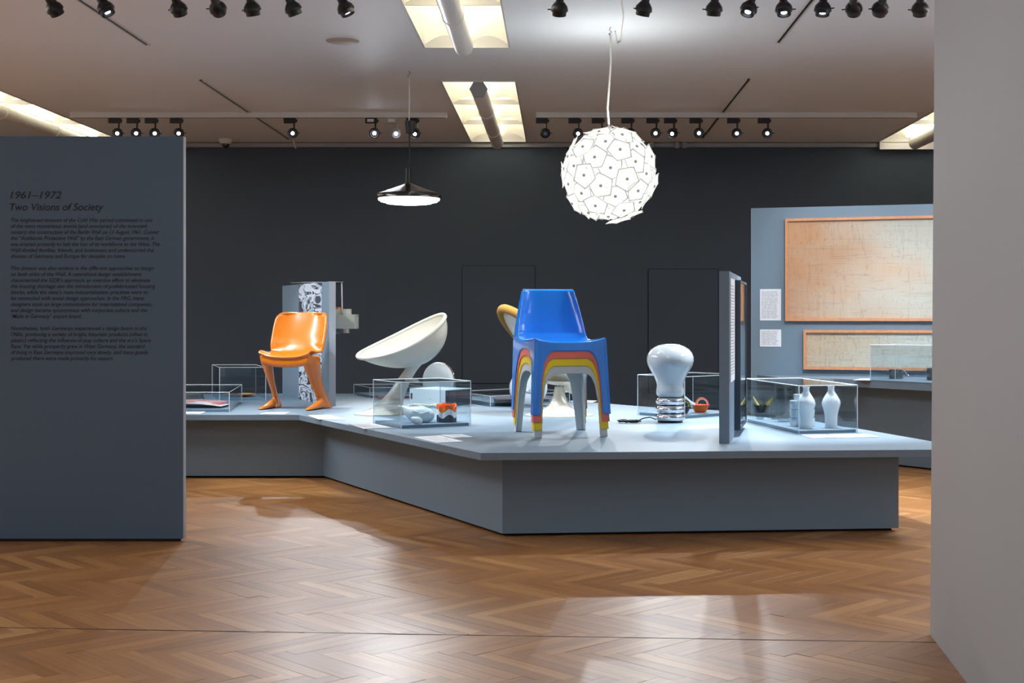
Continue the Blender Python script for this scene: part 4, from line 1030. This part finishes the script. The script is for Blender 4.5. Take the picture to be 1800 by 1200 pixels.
# ------------------------------------------------------------------ right divider with text sheet and frame
a = Vector((.848, 7.066, 0)); b_ = Vector((.902, 7.066, 0)); dd = Vector((.207, 1.066, 0)); H0, H1 = TT, 1.362
t = thing('text_divider', 'narrow upright blue-grey divider near the plinth right end', 'panel', (a.x, a.y, TT))
MB().prism([a, b_, b_+dd, a+dd], H0, H1).build('panel_board', GREY_D if False else GREY, t)
dn = dd.normalized(); nr = Vector((dn.y, -dn.x, 0))
def OnD(t_, z, out=0): return b_+dd*t_+nr*out+Vector((0, 0, z))
o = uvquad('text_sheet', [OnD(.05, .77, .004), OnD(.38, .77, .004), OnD(.38, 1.327, .004), OnD(.05, 1.327, .004)], SHEETM, thick=.003)
tag(o, 'tall narrow white text sheet on the side of the narrow divider', 'label')
f = thing('framed_poster', 'tall dark-framed poster on the side of the narrow divider', 'picture', OnD(.41, .484))
def sb(mb, t0, t1, z0, z1, o0, o1):
    vs = [OnD(t_, z, o_) for t_ in (t0, t1) for o_ in (o0, o1) for z in (z0, z1)]
    return mb.add(vs, [(0,1,3,2),(4,6,7,5),(0,4,5,1),(2,3,7,6),(0,2,6,4),(1,5,7,3)])
FRM = pbr('dark_blue_frame', (52, 66, 80), .4)
for (t0, t1, z0, z1) in ((.41, .425, .484, 1.327), (.985, 1.0, .484, 1.327), (.425, .985, .484, .497), (.425, .985, 1.314, 1.327)):
    sb(MB(), t0, t1, z0, z1, .001, .034).build('frame_rail', FRM, f)
PST = art_mat('poster_print', (150, 172, 186), (176, 188, 196), (40, 50, 60), 6, 30, .5)
uvquad('poster', [OnD(.425, .497, .02), OnD(.985, .497, .02), OnD(.985, 1.314, .02), OnD(.425, 1.314, .02)], PST, f)
uvquad('poster_block', [OnD(.43, 1.08, .0225), OnD(.98, 1.08, .0225), OnD(.98, 1.31, .0225), OnD(.43, 1.31, .0225)], pbr('orange_print', (206, 150, 112), .6, var=.15, vscale=12), f)
sb(MB(), .425, .985, .497, 1.314, .029, .031).build('glazing', ACRYL, f)

# ------------------------------------------------------------------ black pendant
Yb = 11.83; Xb = (719-CX)*Yb/F; s = Yb/F
def zz_(py): return EYE+(CY-py)*s
t = thing('black_pendant_lamp', 'shallow black conical pendant lamp with glowing stepped diffuser', 'pendant lamp', (Xb, Yb, zz_(360)))
MB().lathe([(6*s, zz_(323)), (20*s, zz_(328.5)), (40*s, zz_(335.5)), (56*s, zz_(341)), (57*s, zz_(343)), (57*s, zz_(349.5)), (55*s, zz_(349.5)), (54*s, zz_(343)), (6*s, zz_(325))], (Xb, Yb, 0), 64, cap=False).build('shade', BLACKM, t)
MB().lathe([(0, zz_(340)), (53.5*s, zz_(344)), (53.5*s, zz_(352)), (50*s, zz_(352)), (50*s, zz_(354.5)), (40*s, zz_(356)), (40*s, zz_(357.5)), (25*s, zz_(359)), (8*s, zz_(360.5)), (0, zz_(361))], (Xb, Yb, 0), 64).build('diffuser', DIFF, t)
MB().lathe([(6.5*s, zz_(337)), (6.5*s, zz_(323)), (5.5*s, zz_(322)), (5.5*s, zz_(297)), (0, zz_(297))], (Xb-.01, Yb, 0), 24).build('neck', BLACK, t)
MB().lathe([(7.5*s, zz_(234)), (9.5*s, zz_(213)), (0, zz_(213))], (Xb+.01, Yb, 0), 24).build('canopy_cup', BLACK, t)
MB().tube([(Xb, Yb, zz_(298)), (Xb+.006, Yb, zz_(260)), (Xb+.0, Yb, zz_(232))], .005, 8).build('black_cord', CORDB, t)
MB().tube([(Xb, Yb, zz_(214)), (Xb+.004, Yb, zz_(170)), (Xb, Yb, CEIL-.05)], .006, 8).build('white_cord', CORDW, t)
MB().tube([(Xb, Yb, CEIL-.06), (Xb-.01, Yb, CEIL-.04), (Xb+.01, Yb, CEIL-.02), (Xb, Yb, CEIL)], .006, 8).build('hook', STEEL, t)
ld = bpy.data.lights.new('pendant_glow', 'POINT'); ld.energy = 8; ld.shadow_soft_size = .2; ld.color = (.95, .97, 1)
lo = bpy.data.objects.new('pendant_glow', ld); C.objects.link(lo); lo.parent = t; lo.location = (0, 0, -.03)

# ------------------------------------------------------------------ ball lamp
Ys = 10.05; Xs = (1071-CX)*Ys/F; zs = EYE+(CY-307)*Ys/F; R = 82*Ys/F
t = thing('ball_lamp', 'large glowing white ball lamp made of overlapping pentagonal plates', 'pendant lamp', (Xs, Ys, zs))
pr = .104
pmesh = MB(); ringsN = 5
vs = [Vector((0, 0, 0))]; fs = []
lev = 4; LV = [0, .35, .65, .88, 1.0]
for j in range(1, lev+1):
    rj = pr*LV[j]
    for i in range(20):
        a = 2*PI*i/20; k5 = math.cos(PI/5)/math.cos(((a+PI/5) % (2*PI/5))-PI/5)
        rr = rj*(1+(k5-1)*LV[j]**1.2); vs.append(Vector((rr*math.cos(a), rr*math.sin(a), -.14*rr*rr/.1-.002+.014*(rr/pr)**6)))
for i in range(20): fs.append((0, 1+i, 1+(i+1) % 20))
rimf = []
for j in range(1, lev):
    for i in range(20):
        if j == lev-1:
            rimf.append((1+(j-1)*20+i, 1+j*20+i, 1+j*20+(i+1) % 20, 1+(j-1)*20+(i+1) % 20)); continue
        a0_ = 1+(j-1)*20; b0_ = 1+j*20; fs.append((a0_+i, b0_+i, b0_+(i+1) % 20, a0_+(i+1) % 20))
nv = len(vs); vs2 = [v-Vector((0, 0, .003)) for v in vs]
fs2 = [tuple(reversed([q+nv for q in f_])) for f_ in fs]; edge = [(1+(lev-1)*20+i, 1+(lev-1)*20+i+nv, 1+(lev-1)*20+(i+1) % 20+nv, 1+(lev-1)*20+(i+1) % 20) for i in range(20)]
pmesh.add(vs+vs2, fs+fs2+edge); pmesh.f += rimf+[tuple(reversed([q+nv for q in f_])) for f_ in rimf]; pmesh.mi += [2]*len(rimf)*2
pmesh.lathe([(0, .008), (.010, .007), (.012, .003), (.012, -.002)], (0, 0, 0), 10, mi=1)
pme = pmesh.mesh('petal', [PETAL, KNOB, PETAL_R], .5)
rd = random.Random(12); N_ = 70; ga = PI*(3-5**.5)
for i in range(N_):
    z = 1-2*(i+.5)/N_; r = math.sqrt(1-z*z); a = ga*i+.9
    n_ = Vector((r*math.cos(a), r*math.sin(a), z))
    if z > .955: pass
    o = bpy.data.objects.new('petal', pme); C.objects.link(o); o.parent = t
    o.location = n_*(R-.006+.012*(i % 3)-.008)
    q_ = n_.to_track_quat('Z', 'Y'); e = Matrix.Rotation(rd.uniform(0, 6.28), 4, 'Z'); tl_ = Matrix.Rotation(rd.uniform(-.14, .14), 4, 'X')
    o.rotation_euler = (q_.to_matrix().to_4x4() @ tl_ @ e).to_euler()
MB().ball((Xs, Ys, zs), .11, 24).build('inner_globe', pbr('globe_lit', (255, 255, 250), .5, emit=(255, 255, 250), es=3), t)
MB().tube([(Xs, Ys, zs+.1), (Xs, Ys, zs+R+.01)], .018, 12).build('socket_stem', WHITEP, t)
Xh = (1073-CX)*Ys/F
MB().tube([(Xs, Ys, zs+R), (Xs-.012, Ys, zs+R+.15), (Xs-.004, Ys, zs+R+.26), (Xs+.012, Ys, zs+R+.5), (Xh, Ys, CEIL-.05)], .007, 8).build('cord', CORDW, t)
MB().tube([(Xh, Ys, CEIL-.07), (Xh-.012, Ys, CEIL-.05), (Xh+.01, Ys, CEIL-.035), (Xh-.008, Ys, CEIL-.02), (Xh, Ys, CEIL)], .004, 6).build('hook', STEEL, t)
p_ = [P(1073+dx, py, F*(CEIL-.01-EYE)/(CY-py)) for dx, py in ((8, 55), (12, 76), (18, 72), (20, 50), (23, 30), (20, 8), (19, -6))]
MB().tube(p_, .004, 6).build('feed_cord', CORDW, t)
ld = bpy.data.lights.new('added_ball_uplight', 'AREA'); ld.shape = 'DISK'; ld.size = .5; ld.energy = BALL_P; ld.color = (1, .99, .95)  # unseen disk added above the ball to throw its glow on the ceiling
lo = bpy.data.objects.new('added_ball_uplight', ld); C.objects.link(lo); lo.parent = t; lo.location = (0, 0, R+.03); lo.rotation_euler = (PI, 0, 0)
